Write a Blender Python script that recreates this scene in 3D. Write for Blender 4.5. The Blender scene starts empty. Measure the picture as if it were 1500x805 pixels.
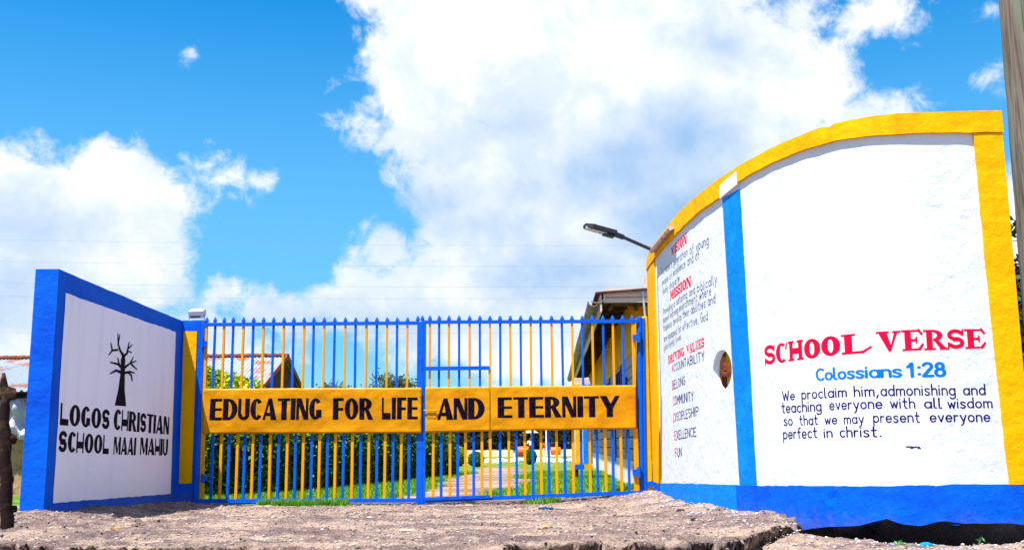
import bpy, bmesh, math, random
import numpy as np
from mathutils import Vector, Matrix
random.seed(7); rng = np.random.default_rng(11)
sc = bpy.context.scene
# ------------------------------------------------------------------ camera
CAMZ = .78
TH = math.atan(247.5/1500); RO = math.radians(.47)
F = Vector((0, math.cos(TH), math.sin(TH))); U0 = Vector((0, -math.sin(TH), math.cos(TH))); R0 = Vector((1, 0, 0))
RV = R0*math.cos(RO)-U0*math.sin(RO); UV = U0*math.cos(RO)+R0*math.sin(RO)
CAM = Vector((0, 0, CAMZ))
cd = bpy.data.cameras.new('camera'); cam = bpy.data.objects.new('camera', cd); sc.collection.objects.link(cam)
cd.sensor_width = 36; cd.lens = 36; cd.clip_end = 3000; cd.clip_start = .05
cam.matrix_world = Matrix(((RV.x, UV.x, -F.x, CAM.x), (RV.y, UV.y, -F.y, CAM.y), (RV.z, UV.z, -F.z, CAM.z), (0, 0, 0, 1)))
sc.camera = cam
def ray(x, y): return F*1500+RV*(x-750)+UV*(402.5-y)
def PY(x, y, Y):
    d = ray(x, y); return CAM+d*(Y/d.y)
def PZ(x, y, z):
    d = ray(x, y); return CAM+d*((z-CAMZ)/d.z)
# ------------------------------------------------------------------ light and exposure
LD = Vector((.265, .275, -.93)).normalized()
sc.view_settings.view_transform = 'Standard'; sc.view_settings.look = 'None'
sc.view_settings.gamma = 1; sc.view_settings.exposure = 1.3; sc.view_settings.use_curve_mapping = False
sl = bpy.data.lights.new('sun', 'SUN'); sl.energy = 4.9; sl.angle = math.radians(.5); sl.color = (1, .965, .9)
so = bpy.data.objects.new('sun', sl); sc.collection.objects.link(so); so.rotation_euler = LD.to_track_quat('-Z', 'Y').to_euler(); so.location = (-3, -5, 12)
W = bpy.data.worlds.new('World'); sc.world = W; W.use_nodes = True
wn = W.node_tree; wn.nodes.clear()
class NT:
    def __init__(s, t): s.t = t
    def n(s, typ, **kw):
        a = s.t.nodes.new(typ)
        for k, v in kw.items(): setattr(a, k, v)
        return a
    def l(s, a, b): s.t.links.new(a, b)
    def put(s, sock, v):
        if hasattr(v, 'is_output') or isinstance(v, bpy.types.NodeSocket): s.l(v, sock)
        elif v is not None: sock.default_value = v
    def m(s, op, a, b=None, c=None, clamp=False):
        q = s.n('ShaderNodeMath', operation=op, use_clamp=clamp); s.put(q.inputs[0], a)
        if b is not None: s.put(q.inputs[1], b)
        if c is not None: s.put(q.inputs[2], c)
        return q.outputs[0]
    def vm(s, op, a, b=None):
        q = s.n('ShaderNodeVectorMath', operation=op); s.put(q.inputs[0], a)
        if b is not None: s.put(q.inputs[1], b)
        return q.outputs['Value'] if op in ('LENGTH', 'DOT_PRODUCT') else q.outputs[0]
    def mix(s, f, a, b, mode='MIX'):
        q = s.n('ShaderNodeMix', data_type='RGBA', blend_type=mode); s.put(q.inputs[0], f); s.put(q.inputs[6], a); s.put(q.inputs[7], b); return q.outputs[2]
    def noise(s, vec, scale, detail=4, rough=.5, lac=2, dist=0):
        q = s.n('ShaderNodeTexNoise'); s.put(q.inputs['Vector'], vec); q.inputs['Scale'].default_value = scale; q.inputs['Detail'].default_value = detail
        q.inputs['Roughness'].default_value = rough; q.inputs['Lacunarity'].default_value = lac; q.inputs['Distortion'].default_value = dist; return q.outputs['Fac']
    def sstep(s, v, a, b):
        q = s.n('ShaderNodeMapRange', interpolation_type='SMOOTHSTEP'); s.put(q.inputs[0], v); q.inputs[1].default_value = a; q.inputs[2].default_value = b; return q.outputs[0]
w = NT(wn)
tc = w.n('ShaderNodeTexCoord').outputs['Generated']
dirn = w.vm('NORMALIZE', tc)
sx = w.n('ShaderNodeSeparateXYZ'); w.l(dirn, sx.inputs[0])
az = w.m('ARCTAN2', sx.outputs[0], sx.outputs[1]); el = w.m('ARCSINE', sx.outputs[2])
cx = w.n('ShaderNodeCombineXYZ'); w.l(az, cx.inputs[0]); w.l(el, cx.inputs[1]); ae = cx.outputs[0]
# the blobs the clouds of the day are heaped from: pixel centre and radii, turned into azimuth and elevation
def blob(px, py, rx, ry):
    d = ray(px, py).normalized(); a = math.atan2(d.x, d.y); e = math.asin(d.z); ce = math.cos(e)
    rr = 1500/ray(px, py).length/1500
    return a, e, rx*rr/max(ce, .2), ry*rr
def field(blobs):
    out = None
    for (px, py, rx, ry) in blobs:
        a, e, ra, re = blob(px, py, rx, ry)
        v = w.vm('MULTIPLY', w.vm('SUBTRACT', ae, (a, e, 0)), (1/ra, 1/re, 0))
        d = w.m('MULTIPLY', w.m('SUBTRACT', 1, w.vm('LENGTH', v)), min(ra, re))
        out = d if out is None else w.m('MAXIMUM', out, d)
    return out
CL = [(700, -60, 185, 240), (632, 120, 110, 160), (600, 185, 105, 60), (860, 60, 270, 190), (1000, 150, 230, 190), (1060, -60, 60, 120), (1180, 130, 100, 85), (1270, 190, 130, 70), (770, 300, 165, 150), (900, 330, 260, 150), (690, 250, 105, 100),
      (1170, 28, 62, 46), (1270, 32, 82, 40), (1440, 115, 42, 27), (1230, 60, 40, 22),
      (20, 255, 95, 66), (165, 258, 82, 70), (250, 300, 62, 50), (60, 330, 130, 110), (200, 320, 100, 85), (100, 430, 190, 90), (240, 400, 60, 60), (20, 520, 120, 90),
      (325, 262, 62, 24), (385, 268, 42, 26), (345, 288, 34, 18), (305, 240, 40, 30), (330, 255, 55, 26), (283, 75, 13, 20), (487, 124, 9, 9), (335, 432, 48, 44), (410, 458, 110, 46), (480, 440, 60, 30), (300, 500, 150, 60), (560, 372, 44, 36), (590, 440, 130, 65), (700, 400, 120, 70), (480, 445, 90, 36), (800, 470, 300, 110), (1430, 15, 30, 8), (1500, 330, 60, 90)]
GR = [(850, 400, 170, 50), (900, 225, 190, 60), (60, 440, 160, 40), (700, 330, 110, 30), (560, 470, 200, 22), (760, 180, 70, 40), (880, 255, 200, 70), (1000, 330, 150, 90), (60, 335, 95, 34), (30, 420, 170, 34), (640, 300, 70, 30), (880, 420, 110, 40), (160, 435, 90, 22), (1000, 200, 90, 60), (1080, 60, 60, 30)]
n_big = w.noise(dirn, 9, 9, .62, 2.1, .25)
n_fin = w.noise(dirn, 34, 7, .6, 2.2, .4)
n_sft = w.noise(dirn, 4.5, 5, .55)
# the rest of the dome carries loose clouds of the same kind, away from the ones above
far = w.m('MULTIPLY', w.m('SUBTRACT', n_sft, .53), .9)
fade = w.sstep(w.m('ADD', w.m('ABSOLUTE', az), w.m('MULTIPLY', el, .45)), .72, 1.0)
far = w.m('SUBTRACT', far, w.m('MULTIPLY', w.m('SUBTRACT', 1, fade), .6))
fld = w.m('MAXIMUM', field(CL), far)
den = w.m('ADD', w.m('ADD', fld, w.m('MULTIPLY', w.m('SUBTRACT', n_big, .5), .075)), w.m('MULTIPLY', w.m('SUBTRACT', n_fin, .5), .055))
opac = w.sstep(den, -.004, .02)
gr = w.m('ADD', field(GR), w.m('MULTIPLY', w.m('SUBTRACT', w.noise(dirn, 7, 7, .6), .5), .14))
grey = w.m('MULTIPLY', w.sstep(gr, -.05, .075), .92)
puff = w.sstep(w.noise(dirn, 14, 8, .6, 2.1, .3), .35, .62)
sky = w.n('ShaderNodeTexSky', sky_type='NISHITA'); sky.sun_disc = False
sky.sun_elevation = math.asin(-LD.z); sky.sun_rotation = math.atan2(-LD.x, -LD.y); sky.altitude = 1800; sky.air_density = 1.0; sky.dust_density = .6; sky.ozone_density = 2.0
hs = w.n('ShaderNodeHueSaturation'); hs.inputs['Hue'].default_value = .494; hs.inputs['Saturation'].default_value = 2.0; hs.inputs['Value'].default_value = .76; w.l(sky.outputs[0], hs.inputs['Color'])
skyc = w.mix(w.m('MULTIPLY', w.sstep(w.m('ABSOLUTE', el), .50, .08), .8), hs.outputs[0], (.75, 1.9, 2.85, 1))
lit = w.mix(puff, (2.7, 3.0, 3.4, 1), (3.7, 3.7, 3.7, 1))
cloudc = w.mix(grey, lit, (.8, 1.6, 2.8, 1))
col = w.mix(opac, skyc, cloudc)
bg = w.n('ShaderNodeBackground'); w.l(col, bg.inputs[0]); bg.inputs[1].default_value = .13
wo = w.n('ShaderNodeOutputWorld'); w.l(bg.outputs[0], wo.inputs[0])

# ------------------------------------------------------------------ helpers
COL = sc.collection
def origin(p):
    o = Vector((0, 0, 0))
    while p is not None: o = o+p.location; p = p.parent
    return o
def tag(o, label=None, cat=None, group=None, kind=None):
    if label: o['label'] = label
    if cat: o['category'] = cat
    if group: o['group'] = group
    if kind: o['kind'] = kind
    return o
def thing(name, label, cat, loc, group=None):
    o = bpy.data.objects.new(name, None); COL.objects.link(o); o.location = loc; o.empty_display_size = .1
    return tag(o, label, cat, group)
def link(name, me, m=None, parent=None, loc=None):
    o = bpy.data.objects.new(name, me); COL.objects.link(o)
    if m is not None and not me.materials: me.materials.append(m)
    if parent is not None: o.parent = parent
    if loc is not None: o.location = Vector(loc)-origin(parent)
    return o
def npmesh(name, V, Fc, m=None, parent=None, smooth=False):
    """V world coords (n,3); Fc either array (k,3|4) or list of polygons"""
    V = np.asarray(V, dtype=np.float64).reshape(-1, 3); o0 = origin(parent); V = V-np.array(o0)
    me = bpy.data.meshes.new(name)
    if isinstance(Fc, np.ndarray):
        k, c = Fc.shape; me.vertices.add(len(V)); me.vertices.foreach_set('co', V.ravel().astype(np.float32))
        me.loops.add(k*c); me.loops.foreach_set('vertex_index', Fc.ravel().astype(np.int32)); me.polygons.add(k)
        me.polygons.foreach_set('loop_start', np.arange(0, k*c, c, dtype=np.int32)); me.polygons.foreach_set('loop_total', np.full(k, c, dtype=np.int32))
        me.update(calc_edges=True)
    else: me.from_pydata([tuple(v) for v in V], [], Fc)
    me.validate()
    if smooth: me.polygons.foreach_set('use_smooth', np.ones(len(me.polygons), dtype=bool))
    return link(name, me, m, parent)
class MB:
    def __init__(s): s.v = []; s.f = []
    def add(s, vs, fs):
        b = len(s.v); s.v += [tuple(v) for v in vs]; s.f += [tuple(b+i for i in f) for f in fs]; return s
    def box(s, a, b, bev=0):
        x0, y0, z0 = [min(a[i], b[i]) for i in range(3)]; x1, y1, z1 = [max(a[i], b[i]) for i in range(3)]
        if not bev:
            vs = [(x, y, z) for z in (z0, z1) for (x, y) in ((x0, y0), (x1, y0), (x1, y1), (x0, y1))]
            return s.add(vs, [(3, 2, 1, 0), (4, 5, 6, 7), (0, 1, 5, 4), (1, 2, 6, 5), (2, 3, 7, 6), (3, 0, 4, 7)])
        bm = bmesh.new(); bmesh.ops.create_cube(bm, size=1)
        for v in bm.verts: v.co = Vector(((x0+x1)/2+v.co.x*(x1-x0), (y0+y1)/2+v.co.y*(y1-y0), (z0+z1)/2+v.co.z*(z1-z0)))
        bmesh.ops.bevel(bm, geom=bm.edges[:], offset=bev, segments=2, affect='EDGES', profile=.5)
        bm.verts.index_update(); s.add([v.co[:] for v in bm.verts], [[v.index for v in f.verts] for f in bm.faces]); bm.free(); return s
    def obox(s, c, ax, ay, az, sx, sy, sz):
        """box about c with axes"""
        c, ax, ay, az = map(Vector, (c, ax, ay, az)); ax = ax.normalized(); ay = ay.normalized(); az = az.normalized()
        vs = [c+ax*(i*sx/2)+ay*(j*sy/2)+az*(k*sz/2) for k in (-1, 1) for (i, j) in ((-1, -1), (1, -1), (1, 1), (-1, 1))]
        return s.add(vs, [(3, 2, 1, 0), (4, 5, 6, 7), (0, 1, 5, 4), (1, 2, 6, 5), (2, 3, 7, 6), (3, 0, 4, 7)])
    def tube(s, pts, rad, n=8, cap=True):
        pts = [Vector(p) for p in pts]; rs = rad if isinstance(rad, (list, tuple)) else [rad]*len(pts)
        rings = []; up = Vector((0, 0, 1)); pu = None
        for i, p in enumerate(pts):
            t = (pts[min(i+1, len(pts)-1)]-pts[max(i-1, 0)]).normalized()
            if pu is None: pu = t.cross(up) if abs(t.z) < .95 else t.cross(Vector((0, 1, 0)))
            u = (pu-t*pu.dot(t)).normalized(); pu = u; v = t.cross(u)
            rings.append([p+(u*math.cos(2*math.pi*k/n)+v*math.sin(2*math.pi*k/n))*rs[i] for k in range(n)])
        fs = []
        for i in range(len(pts)-1):
            for k in range(n): fs.append((i*n+k, i*n+(k+1) % n, (i+1)*n+(k+1) % n, (i+1)*n+k))
        if cap: fs += [tuple(range(n))[::-1], tuple((len(pts)-1)*n+k for k in range(n))]
        return s.add([q for r in rings for q in r], fs)
    def build(s, name, m, parent=None, smooth=False, loc=None):
        o = npmesh(name, s.v, s.f, m, parent, smooth) if loc is None else None
        if loc is not None:
            me = bpy.data.meshes.new(name); me.from_pydata(s.v, [], s.f); o = link(name, me, m, parent, loc)
            if smooth: me.polygons.foreach_set('use_smooth', np.ones(len(me.polygons), dtype=bool))
        if smooth: o.data.set_sharp_from_angle(angle=math.radians(40))
        return o
_T = rng.random((256, 256))
def vn(x, y, s=0):
    x = np.asarray(x)+s*17.3; y = np.asarray(y)+s*31.7
    xi = np.floor(x).astype(int); yi = np.floor(y).astype(int); fx = x-xi; fy = y-yi; fx = fx*fx*(3-2*fx); fy = fy*fy*(3-2*fy)
    a = _T[xi & 255, yi & 255]; b = _T[(xi+1) & 255, yi & 255]; c = _T[xi & 255, (yi+1) & 255]; d = _T[(xi+1) & 255, (yi+1) & 255]
    return (a*(1-fx)+b*fx)*(1-fy)+(c*(1-fx)+d*fx)*fy
def fbm(x, y, o=4, s=0):
    t = 0; a = .5; n = 0
    for i in range(o): t = t+a*vn(np.asarray(x)*2**i, np.asarray(y)*2**i, s+i); n += a; a *= .5
    return t/n
def ss(a, b, x): t = np.clip((np.asarray(x)-a)/(b-a), 0, 1); return t*t*(3-2*t)
# ------------------------------------------------------------------ materials
def mat(name, col, rough=.6, spec=.3, bump=None, var=None, var2=None, metal=0, streak=None, splash=None):
    """bump: list of (scale, strength, detail); var: (scale, other colour, lo, hi)"""
    M = bpy.data.materials.new(name); M.use_nodes = True; t = NT(M.node_tree); p = M.node_tree.nodes['Principled BSDF']
    g = t.n('ShaderNodeNewGeometry').outputs['Position']
    c = (*col, 1)
    for v in (var, var2):
        if v:
            f = t.sstep(t.noise(g, v[0], 6, .6), v[2], v[3]); c = t.mix(f, c, (*v[1], 1))
    if streak:   # rain streaks: long narrow stains
        f = t.sstep(t.noise(t.vm('MULTIPLY', g, (5, 5, .35)), 1, 5, .55), .52, .72); c = t.mix(t.m('MULTIPLY', f, streak[1]), c, (*streak[0], 1))
    if splash:   # mud thrown up from the ground by rain
        z_ = t.n('ShaderNodeSeparateXYZ'); t.l(g, z_.inputs[0]); k = t.m('ADD', z_.outputs[2], t.m('MULTIPLY', t.m('SUBTRACT', t.noise(g, 9, 6, .7), .5), .5))
        f = t.m('MULTIPLY', t.sstep(k, splash[2], splash[2]-.22), splash[1]); c = t.mix(f, c, (*splash[0], 1))
        k = t.sstep(t.noise(g, 38, 4, .6), .70, .74); c = t.mix(t.m('MULTIPLY', k, .5), c, (*splash[0], 1))
    t.put(p.inputs['Base Color'], c); p.inputs['Roughness'].default_value = rough; p.inputs['Specular IOR Level'].default_value = spec; p.inputs['Metallic'].default_value = metal
    if bump:
        prev = None
        for (sc_, st, de) in bump:
            b = t.n('ShaderNodeBump'); b.inputs['Strength'].default_value = 1; b.inputs['Distance'].default_value = st
            t.l(t.noise(g, sc_, de, .6), b.inputs['Height'])
            if prev: t.l(prev, b.inputs['Normal'])
            prev = b.outputs[0]
        t.l(prev, p.inputs['Normal'])
    return M
PLB = [(2.2, .014, 3), (7, .012, 6), (45, .0018, 4), (160, .0008, 3)]
M = {}
M['white'] = mat('white_plaster_paint', (.60, .655, .70), .75, .1, PLB, (1.3, (.58, .635, .685), .45, .75), (9, (.66, .69, .72), .55, .8), streak=((.52, .60, .68), .35))
M['white_shade_tint'] = mat('shade_tinted_white_plaster', (.84, .82, .92), .75, .1, PLB, (1.3, (.80, .78, .89), .45, .75), (9, (.86, .84, .92), .55, .8), streak=((.52, .60, .68), .35))  # white plaster for the shaded wall face, bluish skylight put into its colour
M['yellow'] = mat('yellow_plaster_paint', (.80, .385, .001), .7, .06, PLB, (3, (.74, .31, .001), .5, .75), (14, (.84, .42, .001), .55, .75), streak=((.60, .20, .002), .5))
M['blue'] = mat('blue_plaster_paint', (.0004, .098, .62), .65, .08, PLB, (2.2, (.0004, .068, .54), .45, .7), (16, (.001, .13, .66), .58, .75), splash=((.16, .13, .16), .32, .26))
M['sky_blue'] = mat('bright_blue_plaster_paint', (.0006, .18, .80), .65, .08, PLB, (4, (.002, .22, .72), .5, .7))
M['pale_patch'] = mat('thin_blue_paint', (.0006, .125, .68), .7, .06, PLB, (12, (.0004, .075, .60), .4, .6))
M['gate_blue'] = mat('blue_gate_enamel', (.0004, .09, .58), .45, .15, [(60, .0006, 3)], (9, (.001, .05, .42), .5, .75), (70, (.02, .02, .05), .70, .74))
M['gate_yellow'] = mat('yellow_gate_enamel', (.68, .29, .001), .45, .15, [(60, .0006, 3)], (7, (.62, .235, .004), .5, .7))
M['sheet_yellow'] = mat('yellow_sheet_enamel', (.55, .235, .001), .45, .12, [(2.6, .02, 3), (20, .001, 3)], (2.2, (.49, .19, .001), .42, .7))
M['black_print'] = mat('black_lettering_paint', (.004, .001, .008), .7, .05, None, (35, (.03, .018, .03), .5, .72))
M['red_print'] = mat('red_lettering_paint', (.72, .002, .04), .7, .05, None, (12, (.60, .003, .025), .45, .7))
M['blue_print'] = mat('blue_lettering_paint', (.0006, .15, .72), .7, .05, None, (14, (.002, .11, .6), .45, .7))
M['navy_print'] = mat('dark_violet_lettering_paint', (.016, .002, .10), .7, .05, None, (20, (.04, .012, .2), .5, .7))
M['steel'] = mat('galvanised_steel', (.55, .56, .58), .4, .5, [(30, .001, 3)], metal=.6)
M['lamp_grey'] = mat('pale_lamp_casting', (.6, .6, .62), .5, .3)
M['black_metal'] = mat('black_coated_metal', (.012, .012, .03), .4, .5)
M['led'] = mat('frosted_led_lens', (.62, .6, .56), .25, .5)
M['wood_dark'] = mat('dark_weathered_wood', (.016, .008, .007), .85, .1, [(25, .006, 5)], (8, (.10, .06, .04), .5, .7))
M['soil_dark'] = mat('dark_soil', (.05, .028, .02), .95, .05, [(20, .01, 5)])
M['stone'] = mat('pale_stone', (.42, .38, .36), .85, .2, [(20, .006, 5)], (5, (.6, .57, .55), .5, .7))
M['roof_tin'] = mat('rusty_corrugated_tin', (.26, .31, .38), .5, .4, [(30, .001, 3)], (1.6, (.30, .12, .07), .50, .62), (6, (.30, .10, .05), .62, .7))
M['rust'] = mat('rust', (.26, .06, .035), .8, .2, [(30, .002, 4)], (6, (.4, .15, .09), .45, .7))
M['gable'] = mat('dark_brown_boards', (.055, .016, .018), .8, .2, [(15, .004, 4)], (4, (.09, .03, .03), .4, .7))
M['block'] = mat('grey_concrete_block', (.36, .31, .32), .9, .15, [(30, .005, 5)], (3, (.46, .41, .41), .4, .7))
M['mortar'] = mat('dark_mortar', (.06, .05, .06), .95, .1, [(30, .005, 4)])
M['plinth'] = mat('white_washed_plinth', (.7, .67, .68), .85, .2, [(20, .005, 4)], (4, (.5, .42, .40), .55, .75))
M['window_blue'] = mat('blue_window_steel', (.003, .03, .35), .45, .4)
M['glass'] = mat('dark_window_glass', (.03, .035, .06), .12, .6)
M['soffit'] = mat('brown_soffit_boards', (.10, .05, .035), .8, .2, [(18, .004, 4)], (3, (.06, .03, .02), .4, .6))
M['fascia'] = mat('pale_fascia_board', (.62, .50, .40), .7, .2, [(18, .003, 4)], (3, (.5, .38, .3), .5, .7))
M['gutter'] = mat('weathered_grey_gutter', (.15, .11, .12), .55, .35, [(20, .002, 4)], (4, (.32, .25, .2), .45, .7))
M['tarp'] = mat('silver_blue_tarpaulin', (.42, .45, .55), .35, .5, [(5, .06, 4), (20, .01, 3)], (6, (.12, .16, .38), .55, .65))
M['mud'] = mat('tan_mud_wall', (.38, .24, .12), .95, .1, [(12, .02, 5)], (5, (.18, .10, .05), .5, .7))
M['wire'] = mat('grey_wire', (.12, .13, .16), .6, .3)
M['orange'] = mat('orange_plastic', (.75, .10, .01), .5, .4)
M['skin'] = mat('brown_skin', (.09, .04, .022), .55, .3)
M['shirt_white'] = mat('pale_blue_shirt', (.55, .68, .8), .8, .1)
M['shirt_red'] = mat('red_orange_shirt', (.55, .07, .02), .8, .1)
M['cloth_dark'] = mat('dark_navy_cloth', (.012, .012, .045), .85, .1)
M['jeans'] = mat('pale_jeans', (.3, .38, .55), .85, .1)
M['rag'] = mat('dark_blue_cloth', (.004, .04, .12), .9, .1, [(40, .01, 4)])
M['litter'] = mat('white_paper_litter', (.8, .8, .8), .8, .1)
M['trunk'] = mat('grey_brown_bark', (.10, .075, .06), .9, .1, [(15, .01, 5)])
def polemat():
    m = mat('weathered_pole_wood', (.25, .26, .24), .85, .15); t = NT(m.node_tree); p = m.node_tree.nodes['Principled BSDF']
    g = t.n('ShaderNodeNewGeometry').outputs['Position']; v = t.vm('MULTIPLY', g, (22, 22, .9))
    a = t.noise(v, 1, 8, .65, 2.1, .6); b = t.noise(t.vm('MULTIPLY', g, (5, 5, .5)), 1, 4, .5)
    c = t.mix(t.sstep(a, .35, .62), (.07, .05, .04, 1), (.18, .155, .125, 1)); c = t.mix(t.sstep(b, .5, .7), c, (.15, .18, .125, 1)); 
    k = t.sstep(t.noise(t.vm('MULTIPLY', g, (40, 40, .35)), 1, 3, .5), .66, .7); c = t.mix(k, c, (.04, .03, .025, 1)); t.l(c, p.inputs['Base Color'])
    bp = t.n('ShaderNodeBump'); bp.inputs['Distance'].default_value = .012; t.l(t.m('SUBTRACT', a, k), bp.inputs['Height']); t.l(bp.outputs[0], p.inputs['Normal']); return m
M['pole'] = polemat()
def leafmat(name, c1, c2, c3=None, sc_=6, tr=.25):
    m = bpy.data.materials.new(name); m.use_nodes = True; t = NT(m.node_tree); p = m.node_tree.nodes['Principled BSDF']; out = m.node_tree.nodes['Material Output']
    oi = t.n('ShaderNodeNewGeometry'); r = oi.outputs['Random Per Island']; g = oi.outputs['Position']
    c = t.mix(r, (*c1, 1), (*c2, 1)); 
    if c3: c = t.mix(t.sstep(t.noise(g, sc_, 4, .6), .45, .65), c, (*c3, 1))
    t.l(c, p.inputs['Base Color']); p.inputs['Roughness'].default_value = .55; p.inputs['Specular IOR Level'].default_value = .25
    tl = t.n('ShaderNodeBsdfTranslucent'); t.l(c, tl.inputs[0]); mx = t.n('ShaderNodeMixShader'); mx.inputs[0].default_value = tr
    t.l(p.outputs[0], mx.inputs[1]); t.l(tl.outputs[0], mx.inputs[2]); t.l(mx.outputs[0], out.inputs[0]); return m
M['hedge_leaf'] = leafmat('hedge_leaf', (.004, .026, .004), (.075, .22, .008), tr=.14)
M['gold_leaf'] = leafmat('golden_shrub_leaf', (.20, .34, .006), (.50, .50, .01), (.10, .22, .01), 2.5)
M['bush_leaf'] = leafmat('round_bush_leaf', (.02, .10, .008), (.10, .26, .01))
M['tree_leaf'] = leafmat('grey_green_tree_leaf', (.05, .08, .04), (.10, .14, .06), (.03, .05, .03), 1)
M['dark_leaf'] = leafmat('dark_tree_leaf', (.012, .02, .015), (.03, .045, .02), (.01, .014, .012), .6)
M['grass'] = leafmat('grass_blade', (.06, .22, .008), (.20, .40, .02), (.10, .30, .015), 3)
M['weed'] = leafmat('weed_leaf', (.05, .26, .05), (.18, .42, .16))
# ------------------------------------------------------------------ curved wall line (plan), from the gate post round to the free end
ZT = 3.33
ctrl = [(1.86, 14.0), (1.85, 13.6), (1.845, 12.8), (1.86, 11.9), (1.89, 10.97), (2.055, 9.64), (2.29, 8.72), (2.61, 8.05), (3.0, 7.80), (3.45, 7.735), (3.845, 7.73)]
def catmull(P, k=24):
    P = [np.array(p, float) for p in P]; P = [2*P[0]-P[1]]+P+[2*P[-1]-P[-2]]; out = []
    for i in range(1, len(P)-2):
        for j in range(k):
            t = j/k; a, b, c, d = P[i-1:i+3]
            out.append(.5*((2*b)+(-a+c)*t+(2*a-5*b+4*c-d)*t*t+(-a+3*b-3*c+d)*t**3))
    out.append(P[-2]); return np.array(out)
CV = catmull(ctrl)
for _ in range(30): CV[1:-1] = .25*CV[:-2]+.5*CV[1:-1]+.25*CV[2:]
seg = np.linalg.norm(np.diff(CV, axis=0), axis=1); CS = np.concatenate([[0], np.cumsum(seg)]); SL = CS[-1]
TG = np.gradient(CV, CS, axis=0); TG /= np.linalg.norm(TG, axis=1)[:, None]; NR = np.stack([TG[:, 1], -TG[:, 0]], 1)   # faces the road
def cpos(s, off=0):
    s = np.asarray(s, float); x = np.interp(s, CS, CV[:, 0]); y = np.interp(s, CS, CV[:, 1]); nx = np.interp(s, CS, NR[:, 0]); ny = np.interp(s, CS, NR[:, 1])
    l = np.hypot(nx, ny); e = np.maximum(s-SL, 0)+np.minimum(s, 0)
    tx = np.where(s > SL, TG[-1, 0], TG[0, 0]); ty = np.where(s > SL, TG[-1, 1], TG[0, 1])
    return x+nx/l*off+tx*e, y+ny/l*off+ty*e
if NR[0, 0] > 0: NR = -NR
WOFF = -.03
SS_ = np.linspace(-.2, SL+.4, 1600); WX, WY = cpos(SS_, WOFF)
def wallpx(px, py):
    d = ray(px, py); k = d.x/d.y; g = WX-k*WY; i = np.where((g[:-1] <= 0) != (g[1:] <= 0))[0]
    i = i[-1] if len(i) else (0 if abs(g[0]) < abs(g[-1]) else len(g)-2)
    t = g[i]/(g[i]-g[i+1]); s = SS_[i]+(SS_[i+1]-SS_[i])*t; Y = WY[i]+(WY[i+1]-WY[i])*t
    return float(s), float(CAMZ+d.z*Y/d.y)
# bottom edge of the wall: buried at the left, broken away and hanging over a washed-out hollow at the right
_b = [wallpx(*p) for p in [(962, 735), (1085, 762), (1150, 780), (1195, 772), (1225, 770), (1262, 767), (1285, 761), (1300, 758), (1315, 764), (1345, 768), (1372, 762), (1420, 765), (1470, 764), (1495, 766), (1530, 768)]]
_bs = [b[0] for b in _b]; _bz = [b[1] for b in _b]
def zbot(s): return np.interp(s, _bs, _bz)+.012*(vn(np.asarray(s)*14, 0, 3)-.5)*(np.asarray(s) > _bs[3])
# ------------------------------------------------------------------ ground
def cdist(X, Y):
    X = np.asarray(X, float); Y = np.asarray(Y, float); best = np.full(X.shape, 1e9); sg = np.zeros(X.shape); sa = np.zeros(X.shape)
    for i in range(0, len(CV), 4):
        dx = X-CV[i, 0]; dy = Y-CV[i, 1]; d = np.hypot(dx, dy); m = d < best
        best = np.where(m, d, best); sg = np.where(m, dx*NR[i, 0]+dy*NR[i, 1], sg); sa = np.where(m, CS[i], sa)
    return sg, sa, best
S_H0 = wallpx(1150, 765)[0]; S_H1 = wallpx(1215, 770)[0]
def crust_edge(X, Y):
    ye = np.interp(X, [-6, -4.6, -4.0, -3.6, -3.2, -2.9, -2.3, -1.9, -1.2, -.6, -.15, 0, .25, .6, .8, 1.1, 1.5, 1.9, 2.15, 2.3, 2.6, 3.2, 6],
                   [8.9, 8.6, 7.5, 7.25, 7.1, 7.15, 6.9, 6.95, 6.5, 6.4, 6.6, 6.98, 7.06, 7.1, 6.85, 6.8, 7.3, 7.75, 8.2, 8.5, 8.6, 8.6, 8.6])
    ye = ye+.30*(X < 1.4)+(fbm(X*4, Y*0+3, 4, 8)-.5)*.34+(fbm(X*15, Y*15, 3, 9)-.5)*.12
    return ye
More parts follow.
